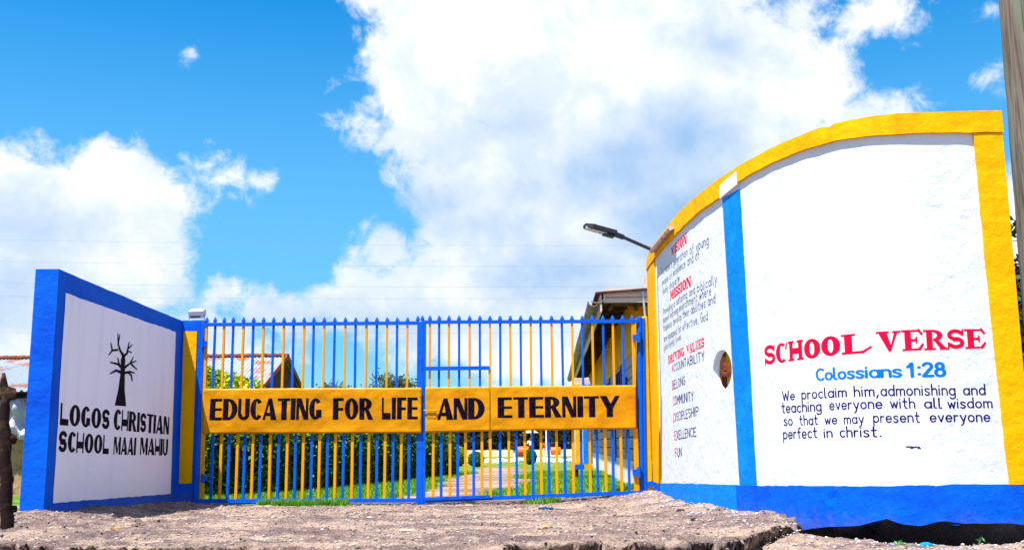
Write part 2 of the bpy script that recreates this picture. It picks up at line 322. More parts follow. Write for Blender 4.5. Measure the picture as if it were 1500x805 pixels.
def gz(X, Y):
    X = np.asarray(X, float); Y = np.asarray(Y, float)
    z = np.interp(Y, [-60, 4, 7, 8.2, 9.5, 12, 13.9, 14.6, 20, 45, 120, 900], [-.2, .03, .075, .10, .10, .03, -.03, -.01, .05, .10, .1, .1])
    z = z+.10*ss(-.2, 1.9, X)*ss(11, 14, Y)*(1-ss(15, 20, Y))
    z = z+.09*np.exp(-((X+4.45)/.55)**2)*ss(8.9, 9.7, Y)*(1-ss(14, 15, Y))
    near = 1-ss(14.0, 15.5, Y)*.8
    z = z+(fbm(X*1.1, Y*1.1, 3, 2)-.5)*.06*near+(fbm(X*6, Y*6, 4, 5)-.5)*.03*near*(np.hypot(X, Y) < 30)
    # broken edge of the murram crust across the foreground
    ye = crust_edge(X, Y)
    e = ss(-.012, .02, Y-ye); lip = np.exp(-((Y-ye-.10)/.12)**2)*.012
    z = z-(.085-.045*ss(1.7, 2.4, X))*(1-e)+lip*(Y < 9.5)
    tn = fbm(X*1.4, Y*2.2, 4, 15); z = z+.018*ss(.50, .515, tn)*near*(Y < 13.6)*(Y > 5)-.022*ss(.60, .612, tn)*(Y < 12)*(Y > 5)+(fbm(X*14, Y*14, 3, 17)-.5)*.030*(Y > 5)*(Y < 14)
    sg, sa, d = cdist(X, Y); nb = (Y > 5) & (Y < 15.5) & (X > .2) & (X < 6)
    up = ss(.9, .0, np.abs(sg))*(1-ss(S_H0-.25, S_H1, sa))*.07*nb
    hol = ss(S_H0, S_H1+.15, sa)*nb; tr = ss(.26, .04, sg)*ss(-.75, -.45, sg)
    z = z+up-hol*tr*.12+np.where(nb & (sg < -.45), ss(-.5, -.75, sg)*.14, 0)*hol
    z = z+hol*ss(.2, .6, sg)*(fbm(X*9, Y*9, 3, 12)-.3)*.05
    return z
def axis(breaks):
    out = []
    for (a, b, st) in breaks: out += list(np.arange(a, b-1e-6, st))
    return out+[breaks[-1][1]]
gxs = [-900, -500, -300, -180, -110, -70, -45, -30, -22, -16, -12, -9]+axis([(-7, -5.2, .15), (-5.2, 4.8, .026), (4.8, 8, .2)])+[10, 13, 17, 23, 32, 46, 70, 110, 180, 300, 500, 900]
gys = [-300, -100, -40, -15, -5, 0, 2, 4]+axis([(5, 6.2, .1), (6.2, 9.6, .022), (9.6, 14.4, .045), (14.4, 20, .15), (20, 45, .8), (45, 120, 4)])+[140, 180, 240, 340, 500, 800, 1500]
GX, GY = np.meshgrid(gxs, gys); GZ = gz(GX, GY)
# the crust breaks off with an undercut: the foot of each step lies back beneath its lip
_t = GY-crust_edge(GX, GY); _u = ss(-.13, -.05, _t)*(1-ss(-.012, .012, _t))*(GY > 6)*(GY < 9.6)*(GX > -5)*(GX < 3); GYD = GY+.16*_u*(1-ss(2.0, 2.5, GX)*.5); GZ = GZ-.035*_u
nx, ny = len(gxs), len(gys); idx = np.arange(nx*ny).reshape(ny, nx)
gf = np.stack([idx[:-1, :-1], idx[:-1, 1:], idx[1:, 1:], idx[1:, :-1]], -1).reshape(-1, 4)
def ground_mat():
    m = bpy.data.materials.new('murram_lawn_field'); m.use_nodes = True; t = NT(m.node_tree); p = m.node_tree.nodes['Principled BSDF']
    g = t.n('ShaderNodeNewGeometry').outputs['Position']
    n1 = t.noise(g, 1.1, 6, .6); n2 = t.noise(g, 9, 7, .65); n3 = t.noise(g, 60, 5, .7)
    c = t.mix(t.sstep(n1, .38, .62), (.165, .112, .105, 1), (.38, .27, .215, 1))
    c = t.mix(t.m('MULTIPLY', t.sstep(n2, .45, .7), .7), c, (.50, .375, .29, 1))
    bd_ = t.noise(t.vm('MULTIPLY', g, (.7, 3.2, 1)), 1, 6, .62); c = t.mix(t.m('MULTIPLY', t.sstep(bd_, .5, .6), .7), c, (.11, .068, .075, 1)); c = t.mix(t.m('MULTIPLY', t.sstep(bd_, .42, .34), .5), c, (.52, .38, .25, 1))
    c = t.mix(t.m('MULTIPLY', t.sstep(n3, .56, .64), .6), c, (.52, .46, .43, 1))
    c = t.mix(t.m('MULTIPLY', t.sstep(n3, .44, .36), .85), c, (.045, .028, .03, 1))
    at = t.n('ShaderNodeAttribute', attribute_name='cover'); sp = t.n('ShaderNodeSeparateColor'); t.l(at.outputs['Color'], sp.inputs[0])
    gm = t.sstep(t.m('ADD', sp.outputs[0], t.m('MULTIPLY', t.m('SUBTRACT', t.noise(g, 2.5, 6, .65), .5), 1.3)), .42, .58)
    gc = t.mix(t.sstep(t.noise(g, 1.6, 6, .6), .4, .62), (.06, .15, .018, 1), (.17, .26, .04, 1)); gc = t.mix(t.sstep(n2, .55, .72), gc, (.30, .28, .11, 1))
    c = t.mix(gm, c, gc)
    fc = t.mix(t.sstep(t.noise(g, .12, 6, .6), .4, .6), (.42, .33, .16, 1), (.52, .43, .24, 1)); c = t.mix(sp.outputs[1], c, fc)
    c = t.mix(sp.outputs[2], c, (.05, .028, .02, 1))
    t.l(c, p.inputs['Base Color']); p.inputs['Roughness'].default_value = .95; p.inputs['Specular IOR Level'].default_value = .1
    h = t.m('ADD', t.m('MULTIPLY', n2, .6), t.m('MULTIPLY', n3, .5)); b = t.n('ShaderNodeBump'); b.inputs['Distance'].default_value = .06; t.l(h, b.inputs['Height']); t.l(b.outputs[0], p.inputs['Normal']); return m
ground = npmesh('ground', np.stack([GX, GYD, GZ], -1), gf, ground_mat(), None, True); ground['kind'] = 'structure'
def cover_grass(X, Y):
    X = np.asarray(X, float); Y = np.asarray(Y, float)
    pc = np.interp(Y, [14, 18, 25, 32, 45], [-.75, -.65, -.42, -.4, -.6]); pw = np.interp(Y, [14, 18, 25, 32], [1.4, 1.2, .95, .8])
    path = np.clip(1-np.abs(X-pc+(fbm(X*.8, Y*.8, 3, 133)-.5)*1.1)/pw, 0, 1)*1.9*(.35+1.1*fbm(X*1.3, Y*.9, 3, 134)); isl = np.exp(-((X+.35)/.22)**2-((Y-16.3)/1.2)**2)*.9
    g = ss(14.3, 15.2, Y+(vn(X*3, Y*3, 4)-.5))*(.95-path+isl)
    g = np.where(Y > 31, np.maximum(g, .75*(1-np.exp(-((Y-31)/1.4)**2))), g)
    g = np.maximum(g, .8*np.exp(-((X+2.75)/.75)**2-((Y-13.85)/.22)**2)); g = np.maximum(g, .7*np.exp(-((X-.45)/.35)**2-((Y-13.95)/.12)**2)); g = np.maximum(g, .6*np.exp(-((X-1.3)/.3)**2-((Y-14.0)/.12)**2))
    return np.clip(g, 0, 1)
ca = ground.data.color_attributes.new('cover', 'FLOAT_COLOR', 'POINT')
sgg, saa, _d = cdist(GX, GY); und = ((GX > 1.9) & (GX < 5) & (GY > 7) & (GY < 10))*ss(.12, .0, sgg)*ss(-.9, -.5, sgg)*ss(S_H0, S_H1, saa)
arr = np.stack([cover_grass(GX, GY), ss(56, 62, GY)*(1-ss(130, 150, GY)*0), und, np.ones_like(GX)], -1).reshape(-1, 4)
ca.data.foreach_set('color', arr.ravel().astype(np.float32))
# ------------------------------------------------------------------ right wall
rw = thing('boundary_wall', 'tall curved white wall with yellow coping and blue base, painted with the school verse and a round opening', 'wall', (*cpos(SL*.5), 0))
TH_W = .065
hc_s, hc_z = wallpx(1057.5, 541.5); HR = .5*(wallpx(1057, 512)[1]-wallpx(1057, 571)[1])
ha = .5*(wallpx(1071.5, 541)[0]-wallpx(1043.5, 541)[0])
rx_, rz_ = ha, HR
NS = 220; ss0 = .02; cols = list(np.linspace(ss0, SL, NS)); zr = list(np.arange(.3, ZT-.1, .11))+[ZT-.03]
ia = max(i for i, s in enumerate(cols) if s < hc_s-rx_-.01); ib = min(i for i, s in enumerate(cols) if s > hc_s+rx_+.01)
ja = max(j for j, z in enumerate(zr) if z < hc_z-rz_-.01); jb = min(j for j, z in enumerate(zr) if z > hc_z+rz_+.01)
def wpt(s, z, off): x, y = cpos(s, off); return (float(x), float(y), float(z))
def relief(s, z): return .010*(float(fbm(s*1.3, z*1.3, 3, 21))-.5)+.003*(float(vn(s*9, z*9, 22))-.5)
V = []; Fs = []
def wall_side(front):
    b = len(V); nz = len(zr)+1
    for s in cols:
        zz = [float(zbot(s))]+zr
        for z in zz: V.append(wpt(s, z, WOFF+relief(s, z) if front else WOFF-TH_W))
    g = lambda i, j: b+i*nz+j
    for i in range(len(cols)-1):
        for j in range(nz-1):
            if ia <= i < ib and ja+1 <= j < jb+1: continue
            q = (g(i, j), g(i+1, j), g(i+1, j+1), g(i, j+1)); Fs.append(q if front else q[::-1])
    bd = [g(i, ja+1) for i in range(ia, ib)]+[g(ib, j) for j in range(ja+1, jb+1)]+[g(i, jb+1) for i in range(ib, ia, -1)]+[g(ia, j) for j in range(jb+1, ja+1, -1)]
    cr = []; fine_ = []
    sz = lambda vi: ((vi-b)//nz, (vi-b) % nz)
    for q_, vi in enumerate(bd):
        i, j = sz(vi); i2, j2 = sz(bd[(q_+1) % len(bd)])
        for m_ in range(4):
            f_ = m_/4; sz_ = (cols[i]*(1-f_)+cols[i2]*f_, zr[j-1]*(1-f_)+zr[j2-1]*f_)
            if m_ == 0: fine_.append((vi, sz_))
            else: A_, B_ = V[vi], V[bd[(q_+1) % len(bd)]]; V.append(tuple(A_[c]*(1-f_)+B_[c]*f_ for c in range(3))); fine_.append((len(V)-1, sz_))
    bd = [f_[0] for f_ in fine_]
    for vi, (s_, z_) in fine_:
        a = math.atan2((z_-hc_z)/rz_, (s_-hc_s)/rx_)
        s, z = hc_s+rx_*math.cos(a), hc_z+rz_*math.sin(a); cr.append(len(V)); V.append(wpt(s, z, WOFF+relief(s, z) if front else WOFF-TH_W))
    n = len(bd)
    for k in range(n):
        q = (bd[k], bd[(k+1) % n], cr[(k+1) % n], cr[k]); Fs.append(q if front else q[::-1])
    return g, nz, cr
gF, nz, cF = wall_side(True); gB, nz, cB = wall_side(False)
for k in range(len(cF)): Fs.append((cF[k], cF[(k+1) % len(cF)], cB[(k+1) % len(cF)], cB[k]))
for i in range(NS-1):
    Fs.append((gF(i, nz-1), gF(i+1, nz-1), gB(i+1, nz-1), gB(i, nz-1))); Fs.append((gF(i, 0), gB(i, 0), gB(i+1, 0), gF(i+1, 0)))
for j in range(nz-1):
    Fs.append((gF(0, j), gF(0, j+1), gB(0, j+1), gB(0, j))); Fs.append((gF(NS-1, j), gB(NS-1, j), gB(NS-1, j+1), gF(NS-1, j+1)))
wb = npmesh('wall_body', V, Fs, M['white'], rw, True); wb.data.set_sharp_from_angle(angle=math.radians(40))
def skin_strip(name, m, sl, lo, hi, off, thick, nzd=3, parent=rw, rel=.004, wob=0, ends=True, seed=0):
    """a painted or rendered band that follows the wall: lo(s), hi(s) heights"""
    V = []; Fs = []; n = len(sl)
    for s in sl:
        a, b_ = float(lo(s)), float(hi(s))
        for j in range(nzd+1):
            z = a+(b_-a)*j/nzd; V.append(wpt(s, z, off+thick+rel*(float(fbm(s*7, z*7, 3, seed+31))-.5)))
        V.append(wpt(s, b_, off)); V.append(wpt(s, a, off))
    k = nzd+3
    for i in range(n-1):
        for j in range(k):
            Fs.append((i*k+j, (i+1)*k+j, (i+1)*k+(j+1) % k, i*k+(j+1) % k))
    Fs.append(tuple(range(k))[::-1]); Fs.append(tuple((n-1)*k+j for j in range(k)))
    o = npmesh(name, V, Fs, m, parent, True); o.data.set_sharp_from_angle(angle=math.radians(35)); return o
wob = lambda s, a, f, sd: a*(float(fbm(s*f, 1.7, 4, sd))-.5)
# coping, coloured yellow, with a hand-trowelled lower edge; it drops at the gate end
s_w0 = wallpx(1058, 280)[0]; s_w1 = wallpx(1084, 270)[0]
s_c = wallpx(1425, 200)[0]; zc = lambda px, py: wallpx(px, py)[1]
cpb = [(wallpx(*p)) for p in [(966, 372), (1000, 336), (1030, 308), (1058, 289), (1085, 266), (1150, 232), (1217, 209), (1300, 199), (1425, 195)]]
copb = lambda s: np.interp(s, [c[0] for c in cpb], [c[1] for c in cpb])+wob(s, .015, 6, 41)
copt = lambda s: ZT-.09*math.exp(-max(s, 0)/.18)*1.2-.0*s+wob(s, .012, 5, 42)-(.02*math.exp(-((s-wallpx(1217, 183)[0])/.03)**2))
s_end = wallpx(960, 400)[0]
skin_strip('coping', M['yellow'], np.linspace(-.02, s_w0, 90), copb, copt, -.26, .26, 4, seed=1)
skin_strip('coping', M['yellow'], np.linspace(s_w1, SL+.012, 110), copb, copt, -.26, .26, 4, seed=1)
c2 = skin_strip('coping', M['yellow'], np.linspace(s_w0+.002, s_w1-.002, 12), lambda s: copb(s)+.11, lambda s: copt(s), -.26, .258, 4, seed=1)
tag(skin_strip('coping_patch', M['plinth'], np.linspace(s_w0+.003, s_w1-.003, 10), lambda s: copb(s)-.02, lambda s: copb(s)+.108, -.2, .202, 4, seed=2), 'unpainted white patch of coping above the blue stripe')
# end bands
s_l = wallpx(960, 560)[0]
skin_strip('end_band', M['yellow'], np.linspace(-.015, wallpx(965, 560)[0], 14), lambda s: wallpx(963, 706)[1], lambda s: copb(s)-.004, -.245, .235, 20, seed=3)
s_r0 = wallpx(1447, 420)[0]
def edge_s(z): return np.interp(z, [.4, 1.5, 3.2], [wallpx(1477, 700)[0], wallpx(1454, 500)[0], wallpx(1425, 200)[0]])
V = []; Fs = []; nzb = 60
zlo = wallpx(1480, 709)[1]; zhi = lambda: float(copb(SL))
for j in range(nzb+1):
    z = zlo+(zhi()-.004-zlo)*j/nzb; e = float(edge_s(z))+.014*(float(fbm(z*9, 2.2, 4, 51))-.5)
    for i in range(7):
        s = e+(SL+.006-e)*i/6; V.append(wpt(s, z, WOFF+.022+.006*(float(fbm(s*7, z*7, 3, 33))-.5)))
    V.append(wpt(SL+.006, z, WOFF-TH_W-.006)); V.append(wpt(e, z, WOFF-.004))
k = 9
for j in range(nzb):
    for i in range(k): Fs.append((j*k+i, j*k+(i+1) % k, (j+1)*k+(i+1) % k, (j+1)*k+i))
Fs.append(tuple(range(k))[::-1]); Fs.append(tuple(nzb*k+i for i in range(k)))
o = npmesh('end_band', V, Fs, M['yellow'], rw, True); o.data.set_sharp_from_angle(angle=math.radians(35))
# blue base band
bb = [wallpx(*p) for p in [(962, 707), (1030, 708), (1085, 710), (1200, 711), (1300, 711), (1400, 709), (1475, 708)]]
btop = lambda s: np.interp(s, [c[0] for c in bb], [c[1] for c in bb])+wob(s, .022, 7, 44)+wob(s, .006, 30, 45)
skin_strip('base_band', M['blue'], np.linspace(.0, SL+.01, 240), lambda s: zbot(s)-.004, btop, -.245, .235, 5, seed=4)
s_a, s_b = wallpx(968, 730)[0], wallpx(1082, 730)[0]
tag(skin_strip('base_band_patch', M['sky_blue'], np.linspace(s_a, s_b, 60), lambda s: zbot(s)-.003, lambda s: btop(s)-.006, WOFF+.008, .0145, 4, rel=.004, seed=4), 'brighter thinly painted stretch of the blue base near the gate')
for (a, b_, t0, t1) in [(1207, 1229, 716, 744)]:
    sa, sb = wallpx(a, 730)[0], wallpx(b_, 730)[0]; z0, z1 = wallpx((a+b_)/2, t1)[1], wallpx((a+b_)/2, t0)[1]
    tag(skin_strip('base_band_patch', M['pale_patch'], np.linspace(sa, sb, 12), lambda s: z0+wob(s, .06, 20, 61), lambda s: z1+wob(s, .04, 20, 62), WOFF+.008, .0135, 3, seed=4), 'pale rubbed patch on the blue base under the verse')
# blue vertical stripe
V = []; Fs = []
zs0 = wallpx(1098, 712)[1]; zs1 = float(copb(s_w0))-.024
for j in range(60):
    z = zs0+(zs1-zs0)*j/59
    a = np.interp(z, [zs0, zs1], [wallpx(1085, 710)[0], wallpx(1059, 278)[0]]); b_ = np.interp(z, [zs0, zs1], [wallpx(1109, 710)[0], wallpx(1084, 270)[0]])
    a += .006*(float(fbm(z*20, 5, 3, 71))-.5); b_ += .006*(float(fbm(z*20, 9, 3, 72))-.5)
    for i in range(5): V.append(wpt(a+(b_-a)*i/4, z, WOFF+.012))
    V.append(wpt(b_, z, WOFF-.005)); V.append(wpt(a, z, WOFF-.005))
for j in range(59):
    for i in range(7): Fs.append((j*7+i, j*7+(i+1) % 7, (j+1)*7+(i+1) % 7, (j+1)*7+i))
Fs.append(tuple(range(7))[::-1]); Fs.append(tuple(59*7+i for i in range(7)))
npmesh('stripe', V, Fs, M['sky_blue'], rw)

# ------------------------------------------------------------------ lettering
def el_(cx, cy, rx, ry, a0, a1, n=None):
    n = n or max(4, int(abs(a1-a0)/18)); return [(cx+rx*math.cos(math.radians(a0+(a1-a0)*i/n)), cy+ry*math.sin(math.radians(a0+(a1-a0)*i/n))) for i in range(n+1)]
def Rc(x0, y0, x1, y1, n=3): return ('p', [[(x0+(x1-x0)*i/n, y0), (x0+(x1-x0)*(i+1)/n, y0), (x0+(x1-x0)*(i+1)/n, y1), (x0+(x1-x0)*i/n, y1)] for i in range(n)])
def Pg(*pts): return ('p', [list(pts)])
def Rg(cx, cy, ro, so_, ri, si, a0=0, a1=360, n=None):
    o = el_(cx, cy, ro, so_, a0, a1, n or 20); i = el_(cx, cy, ri, si, a0, a1, n or 20)
    return ('p', [[o[k], o[k+1], i[k+1], i[k]] for k in range(len(o)-1)])
def Sk(pts, w=None): return ('s', pts, w)
def ribbon(pts, w, taper=None):
    n = len(pts); L = []; Rr = []
    cl = abs(pts[0][0]-pts[-1][0])+abs(pts[0][1]-pts[-1][1]) < 1e-6
    for i in range(n):
        a = pts[i-1] if i > 0 else (pts[-2] if cl else pts[0]); b = pts[i+1] if i < n-1 else (pts[1] if cl else pts[-1])
        dx, dy = b[0]-a[0], b[1]-a[1]; l = math.hypot(dx, dy) or 1; ww = (w if taper is None else taper[i])/2
        nx_, ny_ = -dy/l*ww, dx/l*ww; L.append((pts[i][0]+nx_, pts[i][1]+ny_)); Rr.append((pts[i][0]-nx_, pts[i][1]-ny_))
    out = [[Rr[i], Rr[i+1], L[i+1], L[i]] for i in range(n-1)]
    if not cl and taper is None:
        for (p, q) in ((pts[0], pts[1]), (pts[-1], pts[-2])):
            dx, dy = p[0]-q[0], p[1]-q[1]; a = math.degrees(math.atan2(dy, dx)); cap = el_(p[0], p[1], w/2, w/2, a-90, a+90, 6); out.append(cap)
    return out
Scurve = lambda w_, h=1, t=.1: el_(w_/2, h*.75-t/4, w_/2-t/2, h*.25-t/4, 30, 270, 10)+el_(w_/2, h*.25+t/4, w_/2-t/2, h*.25-t/4, 90, -150, 10)[1:]
DECO = {
 'E': (.60, [Rc(0, 0, .27, 1), Rc(.26, .87, .58, 1), Rc(.26, .44, .58, .56), Rc(.26, 0, .60, .13)]),
 'F': (.52, [Rc(0, 0, .27, 1), Rc(.26, .87, .52, 1), Rc(.26, .42, .5, .55)]),
 'D': (.70, [Rc(0, 0, .27, 1), Rg(.26, .5, .44, .5, .17, .37, -90, 90)]),
 'U': (.56, [Rc(0, .28, .15, 1), Rc(.33, .28, .56, 1), Rg(.28, .29, .28, .29, .09, .14, 180, 360)]),
 'C': (.56, [Rg(.31, .5, .31, .5, .05, .36, 40, 320, 26)]),
 'A': (.68, [Pg((0, 0), (.13, 0), (.36, .95), (.27, 1)), Pg((.27, 1), (.44, 1), (.69, 0), (.40, 0)), Pg((.06, .18), (.5, .18), (.5, .34), (.1, .34))]),
 'T': (.60, [Rc(0, .88, .60, 1), Rc(.19, 0, .45, .89)]),
 'I': (.24, [Rc(0, 0, .24, 1)]),
 'N': (.58, [Rc(0, 0, .14, 1), Rc(.45, 0, .58, 1), Pg((0, 1), (.24, 1), (.58, 0), (.36, 0))]),
 'G': (.62, [Rg(.31, .5, .31, .5, .05, .36, 40, 310, 26), Rc(.34, .10, .60, .46)]),
 'O': (.66, [Rg(.33, .5, .33, .5, .08, .36, 0, 360, 28)]),
 'R': (.66, [Rc(0, 0, .25, 1), Rg(.24, .72, .36, .28, .11, .15, -90, 90), Pg((.24, .5), (.44, .5), (.68, 0), (.42, 0))]),
 'L': (.50, [Rc(0, 0, .11, 1), Rc(.1, 0, .50, .30)]),
 'Y': (.80, [Pg((0, 1), (.28, 1), (.5, .5), (.27, .4)), Pg((.62, 1), (.82, 1), (.52, .38), (.36, .45)), Rc(.27, 0, .53, .46)]),
 'H': (.54, [Rc(0, 0, .10, 1), Rc(.44, 0, .54, 1), Rc(.09, .22, .45, .56)]),
 'M': (.74, [Rc(0, 0, .11, 1), Rc(.54, 0, .74, 1), Pg((0, 1), (.24, 1), (.43, .12), (.31, .05)), Pg((.56, 1), (.66, 1), (.41, .05), (.35, .12))]),
 'S': (.56, [Sk(Scurve(.56, 1, .2), .2), Rc(.1, .35, .46, .62)])}
SLAB = {
 'S': (.74, [Sk(Scurve(.74, 1, .2), .19), Rc(.24, .38, .5, .6), Pg((.60, .66), (.70, .66), (.72, 1.0), (.66, 1.0)), Pg((.0, -.02), (.06, -.02), (.12, .34), (.02, .34))]),
 'C': (.74, [Rg(.38, .5, .38, .5, .10, .38, 50, 310, 24), Pg((.6, .66), (.7, .66), (.74, .98), (.66, .98))]),
 'H': (.86, [Rc(.08, 0, .28, 1), Rc(.60, 0, .80, 1), Rc(.27, .33, .61, .62), Rc(0, 0, .36, .1), Rc(0, .9, .36, 1), Rc(.52, 0, .88, .1), Rc(.52, .9, .88, 1)]),
 'O': (.84, [Rg(.42, .5, .42, .5, .12, .34, 0, 360, 28)]),
 'L': (1.12, [Rc(.12, .1, .42, .9), Rc(0, .9, .54, 1), Rc(0, 0, .6, .12), Pg((.58, 0), (.80, -.02), (1.12, .28), (1.05, .34), (.78, .13), (.58, .12))]),
 'V': (1.08, [Pg((.1, .92), (.46, .92), (.66, .2), (.52, 0)), Pg((.78, .92), (.92, .92), (.60, .02), (.52, .02)), Rc(0, .9, .56, 1), Rc(.70, .9, 1.06, 1)]),
 'E': (.92, [Rc(.12, .1, .40, .9), Rc(0, .9, .74, 1), Rc(0, 0, .70, .1), Rc(.38, .44, .62, .56), Pg((.70, 1.05), (.76, 1.05), (.92, .78), (.84, .72), (.70, .92)), Pg((.68, .0), (.78, .0), (.94, .3), (.86, .34), (.68, .1)), Rc(.58, .34, .66, .66, 1)]),
 'R': (1.0, [Rc(.12, .1, .38, .9), Rc(0, .9, .5, 1), Rc(0, 0, .5, .1), Rg(.40, .72, .42, .28, .18, .16, -90, 90), Pg((.42, .5), (.62, .5), (.92, .1), (.66, .1)), Rc(.66, 0, 1.0, .1)]),
 'I': (.46, [Rc(.1, .1, .36, .9), Rc(0, 0, .46, .1), Rc(0, .9, .46, 1)]),
 'N': (.86, [Rc(.08, .1, .2, .9), Rc(.64, 0, .76, .9), Pg((.08, 1), (.34, 1), (.78, 0), (.54, 0)), Rc(0, 0, .3, .1), Rc(.54, .9, .88, 1), Rc(0, .9, .12, 1)]),
 'M': (1.0, [Rc(.08, .1, .2, .9), Rc(.72, .1, .92, .9), Pg((.08, 1), (.36, 1), (.56, .2), (.44, .1)), Pg((.7, 1), (.86, 1), (.54, .1), (.46, .2)), Rc(0, 0, .3, .1), Rc(.64, 0, 1.0, .1)]),
 'D': (.84, [Rc(.1, .1, .34, .9), Rc(0, 0, .4, .1), Rc(0, .9, .4, 1), Rg(.38, .5, .46, .5, .20, .38, -90, 90)]),
 'G': (.84, [Rg(.40, .5, .40, .5, .12, .38, 50, 330, 24), Rc(.46, .34, .86, .44), Rc(.58, .06, .78, .36)]),
 'A': (.92, [Pg((.1, .08), (.2, .08), (.5, .95), (.38, 1)), Pg((.38, 1), (.56, 1), (.86, .08), (.6, .08)), Rc(.2, .28, .64, .38), Rc(0, 0, .32, .1), Rc(.5, 0, .94, .1)]),
 'U': (.84, [Rc(.1, .3, .32, .9), Rc(.6, .3, .72, .9), Rg(.41, .31, .31, .31, .12, .18, 180, 360), Rc(0, .9, .4, 1), Rc(.5, .9, .82, 1)])}
c_ = el_; MONO = {
 'a': (.44, [c_(.22, .3, .22, .3, 0, 360), [(.44, .6), (.44, 0)]]), 'b': (.44, [[(0, 1), (0, 0)], c_(.22, .3, .22, .3, 0, 360)]), 'c': (.38, [c_(.22, .3, .22, .3, 50, 310)]),
 'd': (.44, [c_(.22, .3, .22, .3, 0, 360), [(.44, 1), (.44, 0)]]), 'e': (.44, [[(0, .3), (.44, .3)], c_(.22, .3, .22, .3, 0, 318)]), 'f': (.32, [[(.14, 0), (.14, .8)]+c_(.3, .8, .16, .18, 180, 80)[1:], [(0, .58), (.3, .58)]]),
 'g': (.44, [c_(.22, .3, .22, .3, 0, 360), [(.44, .6), (.44, -.1)]+c_(.22, -.14, .22, .2, 0, -150)[1:]]), 'h': (.40, [[(0, 1), (0, 0)], c_(.2, .38, .2, .22, 180, 0)+[(.4, 0)]]), 'i': (.04, [[(0, .6), (0, 0)], [(0, .84), (.01, .85)]]),
 'j': (.1, [[(.1, .6), (.1, -.2)]]), 'k': (.36, [[(0, 1), (0, 0)], [(.34, .6), (0, .25), (.36, 0)]]), 'l': (.14, [[(0, 1), (0, .1), (.05, .01), (.14, 0)]]), 'm': (.64, [[(0, .6), (0, 0)], c_(.16, .42, .16, .18, 180, 0)+[(.32, 0)], c_(.48, .42, .16, .18, 180, 0)+[(.64, 0)]]),
 'n': (.40, [[(0, .6), (0, 0)], c_(.2, .4, .2, .2, 180, 0)+[(.4, 0)]]), 'o': (.44, [c_(.22, .3, .22, .3, 0, 360)]), 'p': (.44, [[(0, .6), (0, -.38)], c_(.22, .3, .22, .3, 0, 360)]), 'q': (.44, [c_(.22, .3, .22, .3, 0, 360), [(.44, .6), (.44, -.38)]]), 'r': (.28, [[(0, .6), (0, 0)], c_(.18, .36, .18, .22, 180, 60)]),
 's': (.36, [[(.34, .52), (.26, .6), (.1, .6), (.01, .5), (.06, .37), (.28, .26), (.35, .14), (.26, .01), (.1, 0), (0, .08)]]), 't': (.34, [[(.14, .95), (.14, .12), (.2, .01), (.32, 0)], [(0, .62), (.32, .62)]]), 'u': (.40, [[(0, .6)]+c_(.2, .2, .2, .2, 180, 360)+[(.4, .6)], [(.4, .22), (.4, 0)]]),
 'v': (.40, [[(0, .6), (.2, 0), (.4, .6)]]), 'w': (.56, [[(0, .6), (.14, 0), (.28, .52), (.42, 0), (.56, .6)]]), 'x': (.4, [[(0, .6), (.4, 0)], [(.4, .6), (0, 0)]]), 'y': (.42, [[(0, .6), (.21, .04)], [(.42, .6), (.16, -.3), (.04, -.36)]]),
 'A': (.56, [[(0, 0), (.28, 1), (.56, 0)], [(.1, .34), (.46, .34)]]), 'B': (.46, [[(0, 1), (0, 0)], [(0, 1)]+c_(.2, .76, .24, .24, 90, -90)+[(0, .52)], [(0, .52)]+c_(.2, .26, .26, .26, 90, -90)+[(0, 0)]]), 'C': (.5, [c_(.3, .5, .3, .5, 50, 310)]),
 'D': (.52, [[(0, 1), (0, 0)], [(0, 1)]+c_(.16, .5, .36, .5, 90, -90)+[(0, 0)]]), 'E': (.44, [[(.44, 1), (0, 1), (0, 0), (.44, 0)], [(0, .52), (.36, .52)]]), 'F': (.42, [[(.42, 1), (0, 1), (0, 0)], [(0, .52), (.34, .52)]]),
 'G': (.54, [c_(.3, .5, .3, .5, 50, 340)+[(.56, .45), (.34, .45)]]), 'H': (.5, [[(0, 1), (0, 0)], [(.5, 1), (.5, 0)], [(0, .5), (.5, .5)]]), 'I': (.04, [[(0, 1), (0, 0)]]), 'L': (.4, [[(0, 1), (0, 0), (.4, 0)]]), 'M': (.62, [[(0, 0), (0, 1), (.31, .35), (.62, 1), (.62, 0)]]),
 'N': (.52, [[(0, 0), (0, 1), (.52, 0), (.52, 1)]]), 'O': (.56, [c_(.28, .5, .28, .5, 0, 360)]), 'P': (.46, [[(0, 1), (0, 0)], [(0, 1)]+c_(.2, .74, .26, .26, 90, -90)+[(0, .48)]]), 'S': (.44, [Scurve(.44, 1, .04)]), 'T': (.5, [[(0, 1), (.5, 1)], [(.25, 1), (.25, 0)]]),
 'U': (.48, [[(0, 1)]+c_(.24, .26, .24, .26, 180, 360)+[(.48, 1)]]), 'V': (.5, [[(0, 1), (.25, 0), (.5, 1)]]), 'W': (.72, [[(0, 1), (.18, 0), (.36, .8), (.54, 0), (.72, 1)]]), 'X': (.5, [[(0, 1), (.5, 0)], [(.5, 1), (0, 0)]]), 'Y': (.5, [[(0, 1), (.25, .5), (.25, 0)], [(.5, 1), (.25, .5)]]),
 '1': (.34, [[(.0, .74), (.2, 1), (.2, 0)]]), '2': (.46, [c_(.23, .76, .22, .24, 160, -30)+[(.0, .02), (.48, .02)]]), '8': (.46, [c_(.23, .76, .18, .23, 0, 360), c_(.23, .27, .23, .27, 0, 360)]), ':': (.06, [[(.03, .68), (.04, .69)], [(.03, .16), (.04, .17)]]),
 ',': (.12, [[(.08, .06), (.0, -.2)]]), '.': (.1, [[(.05, .03), (.06, .04)]])}
